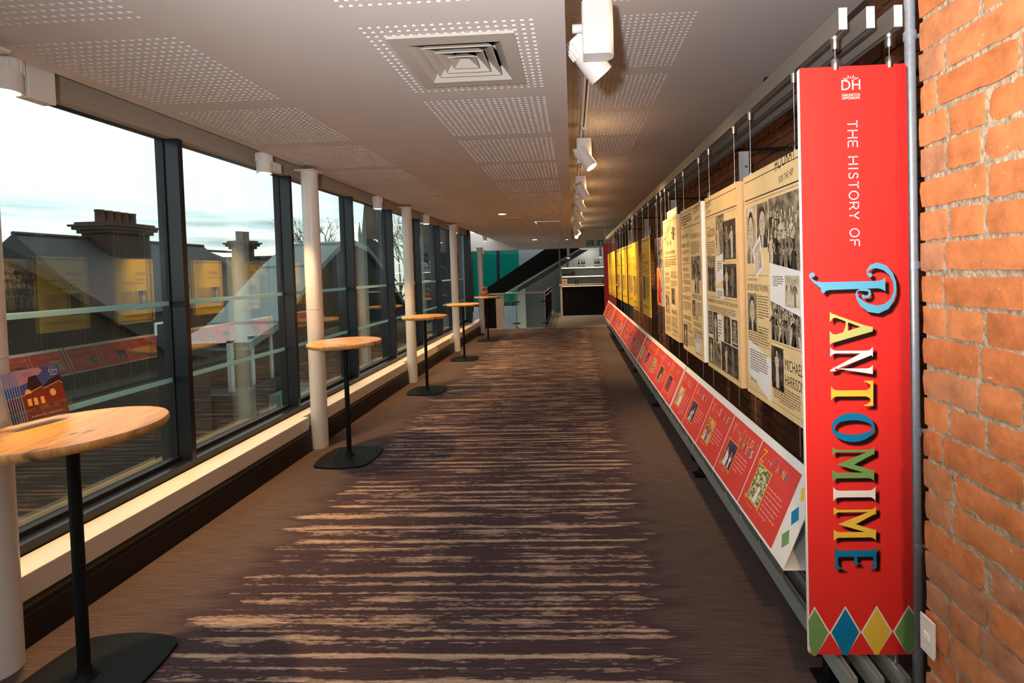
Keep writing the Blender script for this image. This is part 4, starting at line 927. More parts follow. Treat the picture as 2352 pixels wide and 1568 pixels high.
# serif letters: a = along the reading direction (down), b = up the letter (to the right)
def stem(a0, a1, s=.055, b0=0.0, b1=1.0):
    q = (a1-a0)*.0
    return [(a0-s,b0),(a1+s,b0),(a1+s*.5,b0+.035),(a1+s*.1,b0+.09),(a1,b0+.15),(a1,b1-.15),(a1+s*.1,b1-.09),(a1+s*.5,b1-.035),(a1+s,b1),(a0-s,b1),(a0-s*.5,b1-.035),(a0-s*.1,b1-.09),(a0,b1-.15),(a0,b0+.15),(a0-s*.1,b0+.09),(a0-s*.5,b0+.035)]
def ell(ca, cb, ra, rb, n=32): return [(ca+ra*math.cos(2*PI*i/n), cb+rb*math.sin(2*PI*i/n)) for i in range(n)]
LET = {
 'A': (.72, [[(.335,1.0),(.43,1.0),(.66,.15),(.50,.15),(.30,.82)], [(.30,.82),(.335,1.0),(.40,.90),(.125,.13),(.07,.13)], [(0,0),(.215,0),(.20,.03),(.145,.07),(.125,.15),(.07,.15),(.045,.06)], [(.42,0),(.72,0),(.685,.06),(.66,.16),(.50,.16),(.49,.07),(.45,.03)], [(.16,.36),(.30,.375),(.48,.30),(.46,.42),(.32,.42),(.19,.43)]]),
 'N': (.70, [stem(.10,.165,.09), [(.0,1.0),(.20,1.0),(.62,.0),(.58,0.0),(.165,.72),(.10,.92)], stem(.545,.60,.09,.0,1.0)[8:16]+[(.545,.15),(.58,0),(.62,0),(.60,.15)][::-1]]),
 'T': (.66, [stem(.25,.41,.10,.0,.95), [(0,1.0),(.66,1.0),(.66,.78),(.635,.78),(.61,.86),(.55,.93),(.11,.93),(.05,.86),(.025,.78),(0,.78)]]),
 'I': (.34, [stem(.09,.25,.09)]),
 'M': (.90, [stem(.09,.15,.08), [(.02,1.0),(.19,1.0),(.48,.23),(.48,.42),(.19,.84)], [(.19,1.0),(.45,.10),(.52,.30),(.74,1.0),(.62,1.0),(.46,.52)], [(.16,1.0),(.34,.62),(.46,.23),(.40,.23),(.14,.85)], [(.44,.23),(.50,.23),(.71,.99),(.60,.80)], stem(.66,.80,.08)]),
 'E': (.56, [stem(.09,.25,.09,0,1)[:16], [(.0,1.0),(.54,1.0),(.54,.80),(.515,.80),(.50,.88),(.45,.93),(.09,.93)], [(.0,.0),(.56,.0),(.56,.22),(.535,.22),(.52,.12),(.46,.07),(.09,.07)], [(.25,.47),(.40,.47),(.42,.40),(.44,.40),(.44,.62),(.42,.62),(.40,.54),(.25,.54)]]),
}
def place(ch, box):
    """box: (x baseline, y start, x cap, y end) measured on the photograph"""
    xb, y0, xc, y1 = box; W_, polys = LET[ch]
    return [[bp(xb+(xc-xb)*b_, y0+(y1-y0)*a_/W_) for a_, b_ in pl] for pl in polys]
def strokes_P():
    P = lambda pts: pts
    sc = 300/1176.0
    def z2(x, y): return (1820+x*sc, 560+y*sc)
    out = []
    stemp = [(240,310),(765,297),(805,288),(832,265),(835,390),(800,370),(765,362),(330,378),(300,385),(280,410),(258,395),(250,360),(225,345),(210,322)]
    out.append(('p', [z2(*q) for q in stemp]))
    out.append(('r', [z2(*q) for q in [(245,325),(205,312),(170,285),(150,255),(158,235)]], [40*sc,26*sc,13*sc,9*sc,14*sc]))
    out.append(('p', [z2(177+21*math.cos(q*PI/6), 243+21*math.sin(q*PI/6)) for q in range(12)]))
    arc = [(700,240),(672,235),(672,205),(705,172),(760,158),(830,180),(885,235),(918,310),(920,390),(895,465),(845,525),(770,553),(690,540),(625,500),(585,450),(572,410),(585,385),(610,375),(640,365)]
    wd_ = [20,12,14,40,52,50,38,26,24,34,58,74,74,52,26,14,12,14,22]
    out.append(('r', [z2(*q) for q in arc], [q*sc for q in wd_]))
    out.append(('p', [z2(697+20*math.cos(q*PI/6), 245+20*math.sin(q*PI/6)) for q in range(12)]))
    out.append(('r', [z2(*q) for q in [(600,378),(650,375),(690,385),(695,415),(675,440),(640,440),(628,422)]], [q*sc for q in [16,26,24,26,28,30,24]]))
    return out
WORD = [('A',(1905,781,2004,706),lgreen_m),('N',(1906,850,2004,786),wink_m),('T',(1908,922,2005,864),yel_m),('M',(1911,1098,2007,1015),green_m),('I',(1913,1142,2010,1109),wink_m),('M',(1914,1236,2011,1154),yel_m),('E',(1917,1300,2012,1249),blue_m)]
LAY = []
for ch, (xb, ya, xc, yb_), mt in WORD:
    y0, y1 = min(ya,yb_), max(ya,yb_); LAY.append((mt, [('p', pl) for pl in place(ch, (xb,y0,xc,y1))]))
def ringpoly(cx, cy, rx, ry, ix, iy, n=48): return [(bp(cx+rx*math.cos(2*PI*i/n), cy+ry*math.sin(2*PI*i/n)), bp(cx+ix*math.cos(2*PI*i/n), cy+iy*math.sin(2*PI*i/n))) for i in range(n)]
Opts = ringpoly(1958.5, 971.5, 49.5, 33.5, 44, 16.5)
sp_ = strokes_P(); Ppieces = []
for s_ in sp_:
    if s_[0] == 'p': Ppieces.append(('p', [bp(*q) for q in s_[1]]))
    else: Ppieces.append(('r', [bp(*q) for q in s_[1]], [q*w/250 for q in s_[2]]))
LAY.append((sky_m, Ppieces))
def draw(mbx, pieces, z, mt, du=0, dv=0):
    for s_ in pieces:
        if s_[0] == 'p': mbx.poly([(a_+du, b_+dv) for a_, b_ in s_[1]], z, mt)
        else: mbx.ring_ribbon([(a_+du, b_+dv) for a_, b_ in s_[1]], s_[2], z, mt)
def drawO(mbx, z, mt, du=0, dv=0):
    n = len(Opts); vs = []
    for o_, i_ in Opts: vs += [(o_[0]+du,o_[1]+dv,z),(i_[0]+du,i_[1]+dv,z)]
    mbx.add(vs, [(2*i,2*((i+1)%n),2*((i+1)%n)+1,2*i+1) for i in range(n)], mt)
mb = MB(); z = .0008
for (du, dv) in ((.008,-.008),(.011,-.011),(.014,-.014),(.017,-.017),(.013,-.009),(.010,-.015),(.016,-.013),(.012,-.018)):
    for mt, pc in LAY: draw(mb, pc, z, shadow_m, du, dv)
    drawO(mb, z, shadow_m, du, dv); z += .00012
mb.build('printed_shadow', t)
for mt, pc in LAY:
    zz = .0020; mb = MB()
    for s_ in pc: draw(mb, [s_], zz, mt); zz += .00002
    mb.build('letter', t)
mb = MB(); drawO(mb, .0020, blue_m); mb.build('letter', t)
mb = MB()
for cx, mt in ((1871,green_m),(1942,blue_m),(2014,yel_m),(2087,green_m)):
    cx += -1; y0, ym, y1 = 1387, 1449, 1511
    def dpoly(sx, sy, zz, mt2):
        pts = [(cx, ym-62*sy),(cx+36.2*sx, ym),(cx+5*sx if sy < .95 else cx+3.6, 1503 if sy > .95 else 1503),(cx-5*sx if sy < .95 else cx-3.6, 1503),(cx-36.2*sx, ym)]
        pts = [bp(min(max(a_, 1857), 2097), b_) for a_, b_ in pts]
        if cx < 1880: 
            pts = [bp(cx, ym-62*sy), bp(cx+36.2*sx, ym), bp(cx+4,1503), bp(cx-4,1503), bp(1858,1483 if sy > .95 else 1477), bp(1856,1414 if sy > .95 else 1420)]
        if cx > 2080:
            pts = [bp(cx, ym-62*sy), bp(2098,1406 if sy > .95 else 1412), bp(2099,1490 if sy > .95 else 1484), bp(cx+4,1503), bp(cx-4,1503), bp(cx-36.2*sx, ym)]
        mb.poly(pts, zz, mt2)
    dpoly(1, 1, .0010, wink_m); dpoly(.88, .90, .0016, mt)
mb.build('diamond_border', t)
def up(mbx, prof, u):
    q = MB(); q.lathe(prof, steel_m, 20); mbx.add([(x+u, z_, -y_-.005) for x, y_, z_ in q.v], q.f, steel_m, True)
bpy.data.objects.remove(o)
for u in (.952-BU0, 1.139-BU0):
    MB().tube((u, h+.03, -.005),(u, 2.46-BZ0,-.005),.0018, steel_m, 10).build('suspension_cable', t)
    g2 = MB(); up(g2, [(.009,2.450-BZ0),(.0125,2.456-BZ0),(.0125,2.482-BZ0),(.016,2.484-BZ0),(.016,2.4948-BZ0)], u); g2.build('cable_gripper', t)
    g2 = MB(); up(g2, [(.010,h-.012),(.0125,h+.002),(.0125,h+.026),(.006,h+.030)], u); g2.build('board_clip', t)
MB().tube((1.139-BU0,.01,-.018),(1.139-BU0,.229-BZ0,-.018),.011, steel_m, 16).build('lower_gripper', t)

# --- conduit and socket by the pier
t = thing('conduit', 'vertical galvanised steel conduit between the banner and the brick pier', 'pipe', (1.262, 1.83, 0))
MB().tube((0,0,.02),(0,0,ZR),.0175, galv_m, 24).build('pipe', t)
for z in (.62, 1.06, 1.68, 2.52):
    MB().lathe([(.0215,z-.014),(.0215,z+.014)], galv_m, 20).tube((.01,.0,z),(.54,.0,z),.008, galv_m, 12).build('pipe_clip', t)
t = thing('switch_plate', 'slim white plastic switch plate on the brick beside the banner foot', 'switch', (PX-.004, 1.447, .575))
MB().box(-.006,.0,-.022,.026,-.052,.052, wpanel).build('back_box', t, .002); MB().box(-.011,-.006,-.025,.029,-.056,.056, white_m).build('face_plate', t, .002)
MB().box(-.014,-.011,-.010,.012,-.010,.010, wpanel).build('rocker_switch', t)

# --- poseur tables
TW = ['nearest the camera, with brochures on it', 'second from the camera', 'third from the camera', 'fourth from the camera', 'farthest, holding leaflets']
def table_meshes():
    top = MB().lathe([(.0,1.062),(.312,1.062),(.318,1.066),(.325,1.078),(.325,1.092),(.320,1.099),(.0,1.100)][1:6], oak_m, 72)
    pole = MB().tube((0,0,.02),(0,0,1.05),.0215, black_m, 24)
    col = MB().lathe([(.055,.019),(.040,.026),(.027,.045),(.0216,.075)], black_m, 24)
    plate = MB().lathe([(.10,1.050),(.10,1.0618)], black_m, 24)
    pts = []
    for q in range(4):
        a0 = q*PI/2; 
        for i in range(-6, 7):
            f = i/6.0; d = .265-.030*f*f; s_ = f*.205
            pts.append((d*math.cos(a0)-s_*math.sin(a0), d*math.sin(a0)+s_*math.cos(a0)))
    base = MB().prism(pts, 0, .014, black_m); n = len(pts)
    base.add([(x,y,.014) for x,y in pts]+[(x*.15,y*.15,.021) for x,y in pts], [(i,(i+1)%n,n+(i+1)%n,n+i) for i in range(n)], black_m, True)
    return [('table_top',top.mesh('table_top')),('pole',pole.mesh('pole')),('pole_collar',col.mesh('pole_collar')),('mounting_plate',plate.mesh('mounting_plate')),('base_plate',base.mesh('base_plate'))]
TM = table_meshes()
for k, (x, y) in enumerate(((-2.135,1.925),(-2.145,4.38),(-2.165,6.86),(-2.185,9.36),(-2.16,11.9))):
    t = thing('poseur_table', 'tall round oak topped table on a black pedestal, '+TW[k], 'table', (x, y, 0), Matrix.Rotation([.15,.9,.4,1.2,.6][k]*0, 3, 'Z'), 'poseur tables along the windows')
    for nm, me in TM:
        o = link_mesh(nm, me, t)
        if nm == 'table_top': o.rotation_euler = (0,0,[.25,1.1,.5,.8,.1][k])
# brochures
def brochure_art():
    m = photo_mat('dusk_theatre_cover', (0.10,0.03,0.02), (0.42,0.16,0.06), 30, .16); return m
cov_m = brochure_art(); dusk_m = M('dusk_blue_ink', rgb((74,92,150)), .35); pinkc = M('pink_cloud_ink', rgb((200,150,160)), .35); dbr = M('dark_roof_ink', rgb((58,28,34)), .35); glow = M('amber_glow_ink', rgb((255,205,110)), .35); brn = M('warm_facade_ink', rgb((138,52,34)), .35); tanp = M('brown_cover_ink', rgb((122,66,48)), .35)
paper_m = M('page_edges', (0.30,0.29,0.44), .5)
W_B, H_B = .150, .222
def cover(mb, z):
    W_, H_ = W_B, H_B
    mb.rect(0,.5*H_,W_,H_,z,dusk_m); mb.rect(0,0,W_,.5*H_,z,cov_m); mb.rect(0,0,W_,.17*H_,z+.0001,tanp)
    mb.poly([(0,.80*H_),(.0,H_),(.52*W_,H_),(.60*W_,.93*H_),(.50*W_,.86*H_),(.34*W_,.82*H_),(.22*W_,.74*H_),(0,.70*H_)],z+.0001,pinkc)
    mb.poly([(.12*W_,.55*H_),(.24*W_,.84*H_),(.42*W_,.86*H_),(.52*W_,.62*H_)],z+.0002,dbr); mb.poly([(.50*W_,.60*H_),(.70*W_,.72*H_),(W_,.80*H_),(W_,.58*H_)],z+.0002,dbr)
    mb.poly([(.0,.42*H_),(.0,.50*H_),(.5*W_,.62*H_),(.5*W_,.25*H_),(.0,.22*H_)],z+.0003,brn); mb.poly([(.5*W_,.25*H_),(.5*W_,.56*H_),(.93*W_,.66*H_),(W_,.60*H_),(W_,.28*H_)],z+.0003,brn)
    mb.poly([(.16*W_+.075*W_*math.cos(PI*i/8), .52*H_+.09*H_*math.sin(PI*i/8)) for i in range(9)],z+.0004,glow); mb.poly([(.72*W_+.075*W_*math.cos(2*PI*i/14), .46*H_+.075*H_*math.sin(2*PI*i/14)) for i in range(14)],z+.0004,glow)
    for a in (.10,.24,.40): mb.rect(a*W_,.28*H_,(a+.09)*W_,.42*H_,z+.0004,glow)
    mb.ring_ribbon([(0,.49*H_),(.5*W_,.62*H_),(.52*W_,.57*H_),(.93*W_,.665*H_),(W_,.61*H_)],[.003]*5,z+.0005,glow)
    put_text(mb,'DH',.74*W_,.86*H_,.20*W_,.075*H_,z+.0006,wink_m); mb.rect(.75*W_,.82*H_,.94*W_,.828*H_,z+.0006,wink_m); mb.rect(.75*W_,.80*H_,.90*W_,.807*H_,z+.0006,wink_m)
    put_text(mb,'WINTER',.14*W_,.90*H_,.20*W_,.025*H_,z+.0006,dusk_m); put_text(mb,'SPRING',.14*W_,.86*H_,.20*W_,.025*H_,z+.0006,dusk_m)
    put_text(mb,'A place to rediscover...',.10*W_,.055*H_,.80*W_,.04*H_,z+.0006,wink_m)
    c_ = (.84*W_,.945*H_)
    for i in range(5):
        an = math.radians(30+30*i); mb.ring_ribbon([(c_[0]+.008*math.cos(an),c_[1]+.005*math.sin(an)),(c_[0]+.014*math.cos(an),c_[1]+.010*math.sin(an))],[.001,.0016],z+.0006,wink_m)
def rack(loc, yaw, n, who, scale=1.0):
    tilt = math.radians(14)
    # face normal: +X turned by yaw, leaning back
    nx = Vector((math.cos(yaw), math.sin(yaw), 0)); uu = Vector((-math.sin(yaw), math.cos(yaw), 0))
    vv = (Vector((0,0,1))*math.cos(tilt)-nx*math.sin(tilt)); nn = uu.cross(vv)
    R = Matrix((uu, vv, nn)).transposed()
    hold = thing('leaflet_holder', 'clear acrylic leaflet holder standing on '+who, 'leaflet holder', loc)
    def GL(u, v, n_): return R @ (Vector((u, v, n_))*scale)
    mb = MB()
    def slab(u0,u1,v0,v1,n0,n1):
        vs = [GL(u,v,q) for q in (n0,n1) for u,v in ((u0,v0),(u1,v0),(u1,v1),(u0,v1))]
        mb.add(vs, [(0,3,2,1),(4,5,6,7),(0,1,5,4),(1,2,6,5),(2,3,7,6),(3,0,4,7)], acry_m)
    zz0 = .025
    slab(-.095,.095,zz0-.006,zz0-.003,-.052,.012); slab(-.095,.095,zz0-.003,.19,-.054,-.051); mb.build('tray', hold)
    mb = MB(); slab(-.095,.095,zz0,.085,.010,.0125); mb.build('front_lip', hold)
    mb = MB(); slab(-.097,-.094,zz0,.085,-.051,.010); mb.build('side_wall', hold); mb = MB(); slab(.094,.097,zz0,.085,-.051,.010); mb.build('side_wall', hold)
    mb = MB(); a, b_ = GL(0,.15,-.054), GL(0,.02,-.054); c_ = Vector((a.x-nx.x*.10*scale, a.y-nx.y*.10*scale, .001))
    mb.add([GL(-.05,.15,-.054),GL(.05,.15,-.054),c_+uu*.05*scale,c_-uu*.05*scale], [(0,1,2,3)], acry_m); mb.build('rear_strut', hold)
    for i in range(n):
        off = -.048+.009*i+(.0)
        lbl = ('front theatre brochure with the full cover showing, in the holder on '+who) if i == n-1 else ['sixth','fifth','fourth','third','second','next','rear'][0 if n == 2 else min(i,6)]*0+['rearmost','sixth from the front','fifth from the front','fourth from the front','third from the front','second from the front'][i if n > 2 else 0]+' theatre brochure in the leaflet holder on '+who
        br = thing('brochure', lbl, 'brochure', Vector(loc)+GL(-W_B/2-.006*(n-1-i)*.5, zz0, off), R, 'brochures in the holder on '+who)
        MB().box(0,W_B*scale,0,H_B*scale,0,.0055*scale, paper_m).build('pages', br)
        cv = MB(); cover(cv, .0058); 
        cv.v = [(x*scale,y*scale,z*scale) for x,y,z in cv.v]; cv.build('cover', br)
rack((-2.320, 2.000, 1.100), math.radians(-8), 7, 'the nearest table')
rack((-2.20, 11.9, 1.100), math.radians(-70), 2, 'the farthest table', 1.05)

# --- far end: balustrade, stair, bar
t = thing('glass_balustrade', 'frameless glass balustrade with a steel handrail round the stair well', 'balustrade', (-0.86, 14.42, 0))
MB().box(-1.20,-.02,-.006,.006,.03,1.0, bal_m).build('glass_panel', t)
MB().box(-.006,.006,.02,4.2,.03,1.0, bal_m).build('glass_panel', t)
MB().tube((-1.20,0,1.055),(0,0,1.055),.022, steel_m, 16).tube((0,0,1.055),(0,4.2,1.055),.022, steel_m, 16).build('handrail', t)
def bpost(x, y):
    MB().tube((x,y,0.012),(x,y,1.05),.014, steel_m, 12).build('post', t); MB().lathe([(.05,-.0),(.05,.012)], black_m, 16, (x,y,0)).build('post_base', t)
    for z in (.13,.78): MB().lathe([(.11,z-.012),(.125,z),(.11,z+.012)], black_m, 20, (x,y,0)).build('clamp_disc', t)
bpost(-.87, 0)
bpost(0, 0)
for k in range(9):
    y = .35+.44*k
    MB().box(-.03,.03,y-.012,y+.012,0,1.03, black_m).box(-.03,.17,y-.02,y+.02,0,.014, black_m).build('fin_post', t)
    MB().tube((.03,y-.0125,.95),(.03,y-.016,.95),.014, steel_m, 10).tube((.03,y-.0125,.15),(.03,y-.016,.15),.014, steel_m, 10).build('fixing_disc', t)
t = thing('newel_panel', 'dark panel with a cream end post at the head of the stair', 'partition', (-2.75, 14.45, 0))
MB().box(0,.40,-.03,.03,0,1.02, black_m).build('dark_panel', t); MB().box(.40,.64,-.05,.05,0,1.0, cream_m).build('cream_post', t); MB().box(-.02,.66,-.06,.06,1.02,1.06, steel_m).build('cap_rail', t)
crmw = M('sensor_lens', (0.4,0.4,0.38), .4)
st = thing('staircase', 'dark staircase flight rising to the right behind the bulkhead', 'staircase', (-3.6, 19.4, 0))
dk = M('dark_stringer', (0.008,0.007,0.007), .8, spec=.15); tealb = M('dark_teal_soffit', (0.016,0.035,0.055), .5)
MB().prism([(-.25,.85),(0.0,1.02),(2.51,2.58),(4.0,3.50),(4.0,2.60+.55),(3.89,2.54),(.75,.80),(.0,.40),(-.25,.40)], 0, .06, dk, ax='y').build('outer_stringer', st)
MB().prism([(.75,.805),(3.89,2.545),(3.98,2.52),(.92,.80)], -.012, .90, M('pale_green_edge',(0.30,0.38,0.33),.4), ax='y').build('edge_strip', st)
MB().prism([(1.35,1.03),(3.98,2.50),(4.25,2.50),(1.35,.86)],   .02, .90, tealb, ax='y').build('soffit', st)
for k in range(11): MB().box(.1+.28*k,.1+.28*k+.30,.07,.89,.95+.165*k,.99+.165*k, M('tread_grey',(0.2,0.2,0.2),.6)).build('tread', st)
MB().box(1.30,1.62,.3,.5,-2.4,1.15, white_m).build('support_wall', st)

t = thing('motion_sensor', 'small white sensor on the far column head beside the teal glass', 'sensor', (-2.47, 13.30, 2.22)); MB().box(-.035,.035,-.03,.03,0,.12, white_m).build('housing', t, .01); MB().lathe([(.02,-.012),(.03,0)], crmw, 12).build('lens', t)
t = thing('bar_counter', 'dark fronted bar counter with a pale top at the far end', 'bar counter', (-.46, 17.2, 0))
MB().box(.07,2.2,.02,.55,.06,1.10, M('bar_front_panel',(0.010,0.009,0.009),.8,spec=.2)).build('front_panel', t)
MB().box(-.03,2.22,-.04,.62,1.13,1.175, M('bar_top',(0.55,0.56,0.55),.3)).build('counter_top', t, .004)
MB().box(0,.07,.0,.6,0,1.13, white_m).build('end_panel', t); MB().box(.07,2.2,.035,.5,0,.06, M('plinth',(0.5,0.5,0.5),.3,metal=.6)).build('plinth', t)
MB().box(.07,2.2,.012,.02,1.10,1.125, led2_m).build('led_edge', t)
MB().box(-.03,-.01,-.04,.4,1.175,1.36, acry_m).build('end_screen', t)
for k, z in enumerate((1.80, 1.43)):
    t = thing('bar_shelf', ('upper' if k == 0 else 'lower')+' glowing shelf on the wall behind the bar', 'shelf', (-.46, 20.3, z), group='glowing bar shelves')
    MB().box(0,2.3,0,.3,-.03,.0, white_m).build('board', t); MB().box(0,2.3,-.02,0,-.032,.002, led_m).build('led_front', t)
BOT = MB().lathe([(.036,0),(.038,.01),(.038,.18),(.030,.215),(.014,.24),(.0135,.31),(.016,.312),(.016,.32)], black_m, 14)
def bottle(x, y, z, glass, capm, lab, lbl, grp, s_=1.0):
    t = thing('bottle', lbl, 'bottle', (x, y, z), group=grp)
    MB().lathe([(.036*s_,0),(.038*s_,.01),(.038*s_,.18*s_),(.030*s_,.215*s_),(.014*s_,.24*s_),(.0135*s_,.29*s_)], glass, 14).build('glass', t)
    MB().lathe([(.015*s_,.29*s_),(.016*s_,.33*s_)], capm, 12).build('cap', t); MB().lathe([(.0388*s_,.05*s_),(.0388*s_,.13*s_)], lab, 14).build('paper_label', t)
gd = M('dark_wine_glass', (0.01,0.012,0.01), .15); gr = M('red_wine_glass', (0.05,0.008,0.01), .15); am = M('amber_spirit', (0.28,0.10,0.04), .15); pl = M('pale_wine_glass', (0.42,0.38,0.16), .15); crm = M('cream_paper',(0.6,0.56,0.42),.6)
for i, (x, g_, c_, w_) in enumerate(((.13,pl,crm,'pale bottle with a light cap, left of the three on the upper shelf'),(.24,am,am,'amber spirit bottle in the middle of the left group on the upper shelf'),(.33,pl,gd,'pale bottle with a dark cap, right of the three on the upper shelf'),(.74,gd,gd,'dark wine bottle, left of the middle three on the upper shelf'),(.87,gd,gd,'dark wine bottle, centre of the middle three on the upper shelf'),(.96,gd,gd,'dark wine bottle, right of the middle three on the upper shelf'),(1.42,gd,gd,'dark wine bottle with a pale label beside the red ones'),(1.51,gr,gr,'red tinted bottle between two dark ones at the shelf end'),(1.59,gr,gd,'tall red bottle at the right end of the upper shelf'))):
    bottle(x-.46+.10*0, 20.37, 1.802, g_, c_, crm if i not in (1,) else am, w_, 'bottles on the upper bar shelf')
for i, (x, w_) in enumerate(((.09,'left one of the small dark bottle pair on the counter'),(.17,'right one of the small dark bottle pair on the counter'),(1.10,'left small dark bottle at the right end of the counter'),(1.19,'right small dark bottle at the right end of the counter'))):
    bottle(x, 17.5, 1.1755, gd, gd, gd, w_, 'small bottles on the bar counter', .55)
for i, (x, w_) in enumerate(((-.30,'dark woven basket at the left end of the lower bar shelf'),(-.03,'dark woven basket holding jars on the lower bar shelf'))):
    t = thing('basket', w_, 'basket', (x, 20.42, 1.432), group='baskets on the lower bar shelf')
    wk = M('dark_wicker', (0.10,0.075,0.04), .8, bump=.8, bscale=90)
    MB().prism([(-.11,0),(.11,0),(.13,.10),(-.13,.10)], -.08, .08, wk, ax='y').build('bowl', t); MB().box(-.135,.135,-.085,.085,.10,.118, wk).build('rim', t)
for i, (x, g_, w_) in enumerate(((-.08,pl,'clear jar on the left of the basket with jars'),(.0,gd,'dark capped jar in the basket with jars'),(.06,am,'amber jar on the right of the basket with jars'))):
    t = thing('jar', w_, 'jar', (x, 20.42, 1.552), group='jars on the lower bar shelf'); MB().lathe([(.03,0),(.032,.01),(.032,.07),(.024,.09)], g_, 12).build('glass', t); MB().lathe([(.025,.09),(.026,.11)], crm, 12).build('lid', t)
for i, x in enumerate((-.355,-.25)):
    t = thing('brochure', ('left' if i == 0 else 'right')+' pink and orange brochure standing on the bar counter', 'brochure', (x, 17.45, 1.1755), R_FRONT, 'brochures on the bar counter')
    MB().box(-.045,.045,0,.21,-.03,0, paper_m).build('pages', t); mb = MB(); mb.rect(-.045,.0,.045,.12,.001,brn); mb.rect(-.045,.12,.045,.21,.001,pinkc); mb.rect(-.03,.03,.03,.09,.0014,glow); mb.build('cover', t)
for i, x in enumerate((-.15, 1.13)):
    t = thing('pendant_light', ('left' if i == 0 else 'right')+' pale cylinder pendant hanging over the bar', 'pendant light', (x, 19.25, 2.17), group='cylinder pendants over the bar')
    pm = M('pendant_blue_white', (0.50,0.58,0.60), .4)
    MB().tube((0,0,0.01),(0,0,.42),.055, pm, 20).build('shade', t); MB().tube((0,0,.42),(0,0,1.1),.006, black_m, 8).build('cord', t); MB().lathe([(.045,0),(.054,.01)], lamp_m, 16).build('lamp_face', t)
    lamp('SPOT', 'lamp_light', (x,19.25,2.15), 22, WARM2, aim=(x,19.25,0), parent=t, size=.05, angle=100)
lamp('AREA', 'bar_fill_light', (.6, 20.15, 2.35), 3.0, (1,.92,.78), aim=(.6,20.6,1.6), size=.8)  # added soft fill, brightens the wall and shelves behind the bar
t = thing('exit_sign', 'green fire exit sign with running figure and down arrow on the bulkhead', 'sign', (.58, BY-.012, 2.625), R_FRONT)
MB().box(0,.66,0,.215,-.010,0, exit_m).build('panel', t)
mb = MB(); put_text(mb,'Fire',.05,.118,.15,.06,.001,wink_m); put_text(mb,'exit',.05,.03,.15,.06,.001,wink_m); mb.build('lettering', t)
mb = MB(); mb.rect(.29,.02,.41,.195,.001,wink_m); mb.poly([(.34+.014*math.cos(2*PI*i/10),.168+.014*math.sin(2*PI*i/10)) for i in range(10)],.0016,exit_m); mb.ring_ribbon([(.345,.15),(.34,.10),(.365,.07),(.37,.03)],[.03,.03,.02,.015],.0016,exit_m); mb.ring_ribbon([(.34,.10),(.32,.07),(.30,.06)],[.02,.018,.014],.0018,exit_m); mb.ring_ribbon([(.31,.11),(.335,.14),(.37,.135),(.39,.115)],[.012]*4,.002,exit_m); mb.build('running_figure', t)
mb = MB(); mb.rect(.545,.07,.575,.19,.001,wink_m); mb.poly([(.56,.02),(.62,.085),(.62,.115),(.56,.055)],.0012,wink_m); mb.poly([(.56,.02),(.56,.055),(.50,.115),(.50,.085)],.0012,wink_m); mb.build('arrow', t)
t = thing('banner', 'plain dark red hanging banner at the far end of the display, beside the bar', 'banner', (.985, 15.2, .10), R_FRONT)
MB().box(0,.374,0,2.40,-.01,0, red2_m).build('board', t); mb = MB(); n = 28; mb.ring_ribbon([(.20+.16*math.cos(2*PI*i/n), 2.10+.07*math.sin(2*PI*i/n)) for i in range(n+1)],[.016]*(n+1),.001,ink2_m); mb.build('oval_emblem', t)
MB().tube((.08,2.40,-.005),(.08,3.18,-.005),.003, steel_m, 8).tube((.30,2.40,-.005),(.30,3.18,-.005),.003, steel_m, 8).build('suspension_cable', t)
lamp('AREA', 'stairwell_fill_light', (-2.2, 17.2, 3.1), 2.5, (0.55,0.85,0.9), aim=(-2.2,17.2,0), size=1.2)  # added cool fill above the stairwell, with no fitting of its own

# ================================================================== OUTSIDE
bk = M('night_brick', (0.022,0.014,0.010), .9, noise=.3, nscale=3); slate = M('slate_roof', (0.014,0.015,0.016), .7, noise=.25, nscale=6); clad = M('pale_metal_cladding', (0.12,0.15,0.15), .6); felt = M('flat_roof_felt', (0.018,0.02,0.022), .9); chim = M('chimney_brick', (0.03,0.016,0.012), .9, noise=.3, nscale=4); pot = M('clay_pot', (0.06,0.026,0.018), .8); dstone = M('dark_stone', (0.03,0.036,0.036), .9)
struct('trim_5', MB().box(-60,-3.02,-30,90,-4.2,-4.0, felt))
half = [(0,2.78),(-.9,2.63),(-1.3,2.44),(-2.1,2.0),(-2.93,1.42),(-3.93,.74),(-4.9,.45)]
def vault(yc, nm, lb, clad):
    t = thing('theatre_wing', lb, 'building', (-6.5, yc, -4.0), group='arched brick wings outside')
    left = half[::-1]; right = [(-a,b_) for a,b_ in half[1:]]
    prof = [(a, b_+4.0) for a,b_ in left+right]
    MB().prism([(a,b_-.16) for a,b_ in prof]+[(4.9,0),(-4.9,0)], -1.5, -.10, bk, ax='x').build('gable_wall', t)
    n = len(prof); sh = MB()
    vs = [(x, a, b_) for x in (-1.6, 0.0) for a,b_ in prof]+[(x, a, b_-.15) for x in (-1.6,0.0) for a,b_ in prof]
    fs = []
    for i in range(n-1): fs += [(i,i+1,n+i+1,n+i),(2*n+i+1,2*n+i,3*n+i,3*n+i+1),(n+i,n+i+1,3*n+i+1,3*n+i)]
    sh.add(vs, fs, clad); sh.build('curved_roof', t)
    for k in range(1, n-1, 2): MB().box(-1.6,.0,prof[k][0]-.02,prof[k][0]+.02,prof[k][1]-.02,prof[k][1]+.04, clad).build('roof_seam', t)
    # brick courses picked out on the gable as stone bands
    for z in (1.2,2.4,3.6): MB().box(-.10,-.07,-4.2+z*.2,4.2-z*.2,z,z+.06, dstone).build('string_course', t)
vault(3.45, 'a', 'near arched brick wing outside the first window pane', slate); vault(14.2, 'b', 'arched brick wing with pale metal roof outside the third window pane', M('pale_metal_cladding', (0.12,0.15,0.15), .6))
post_g = M('weathered_post', (0.28,0.31,0.31), .7)
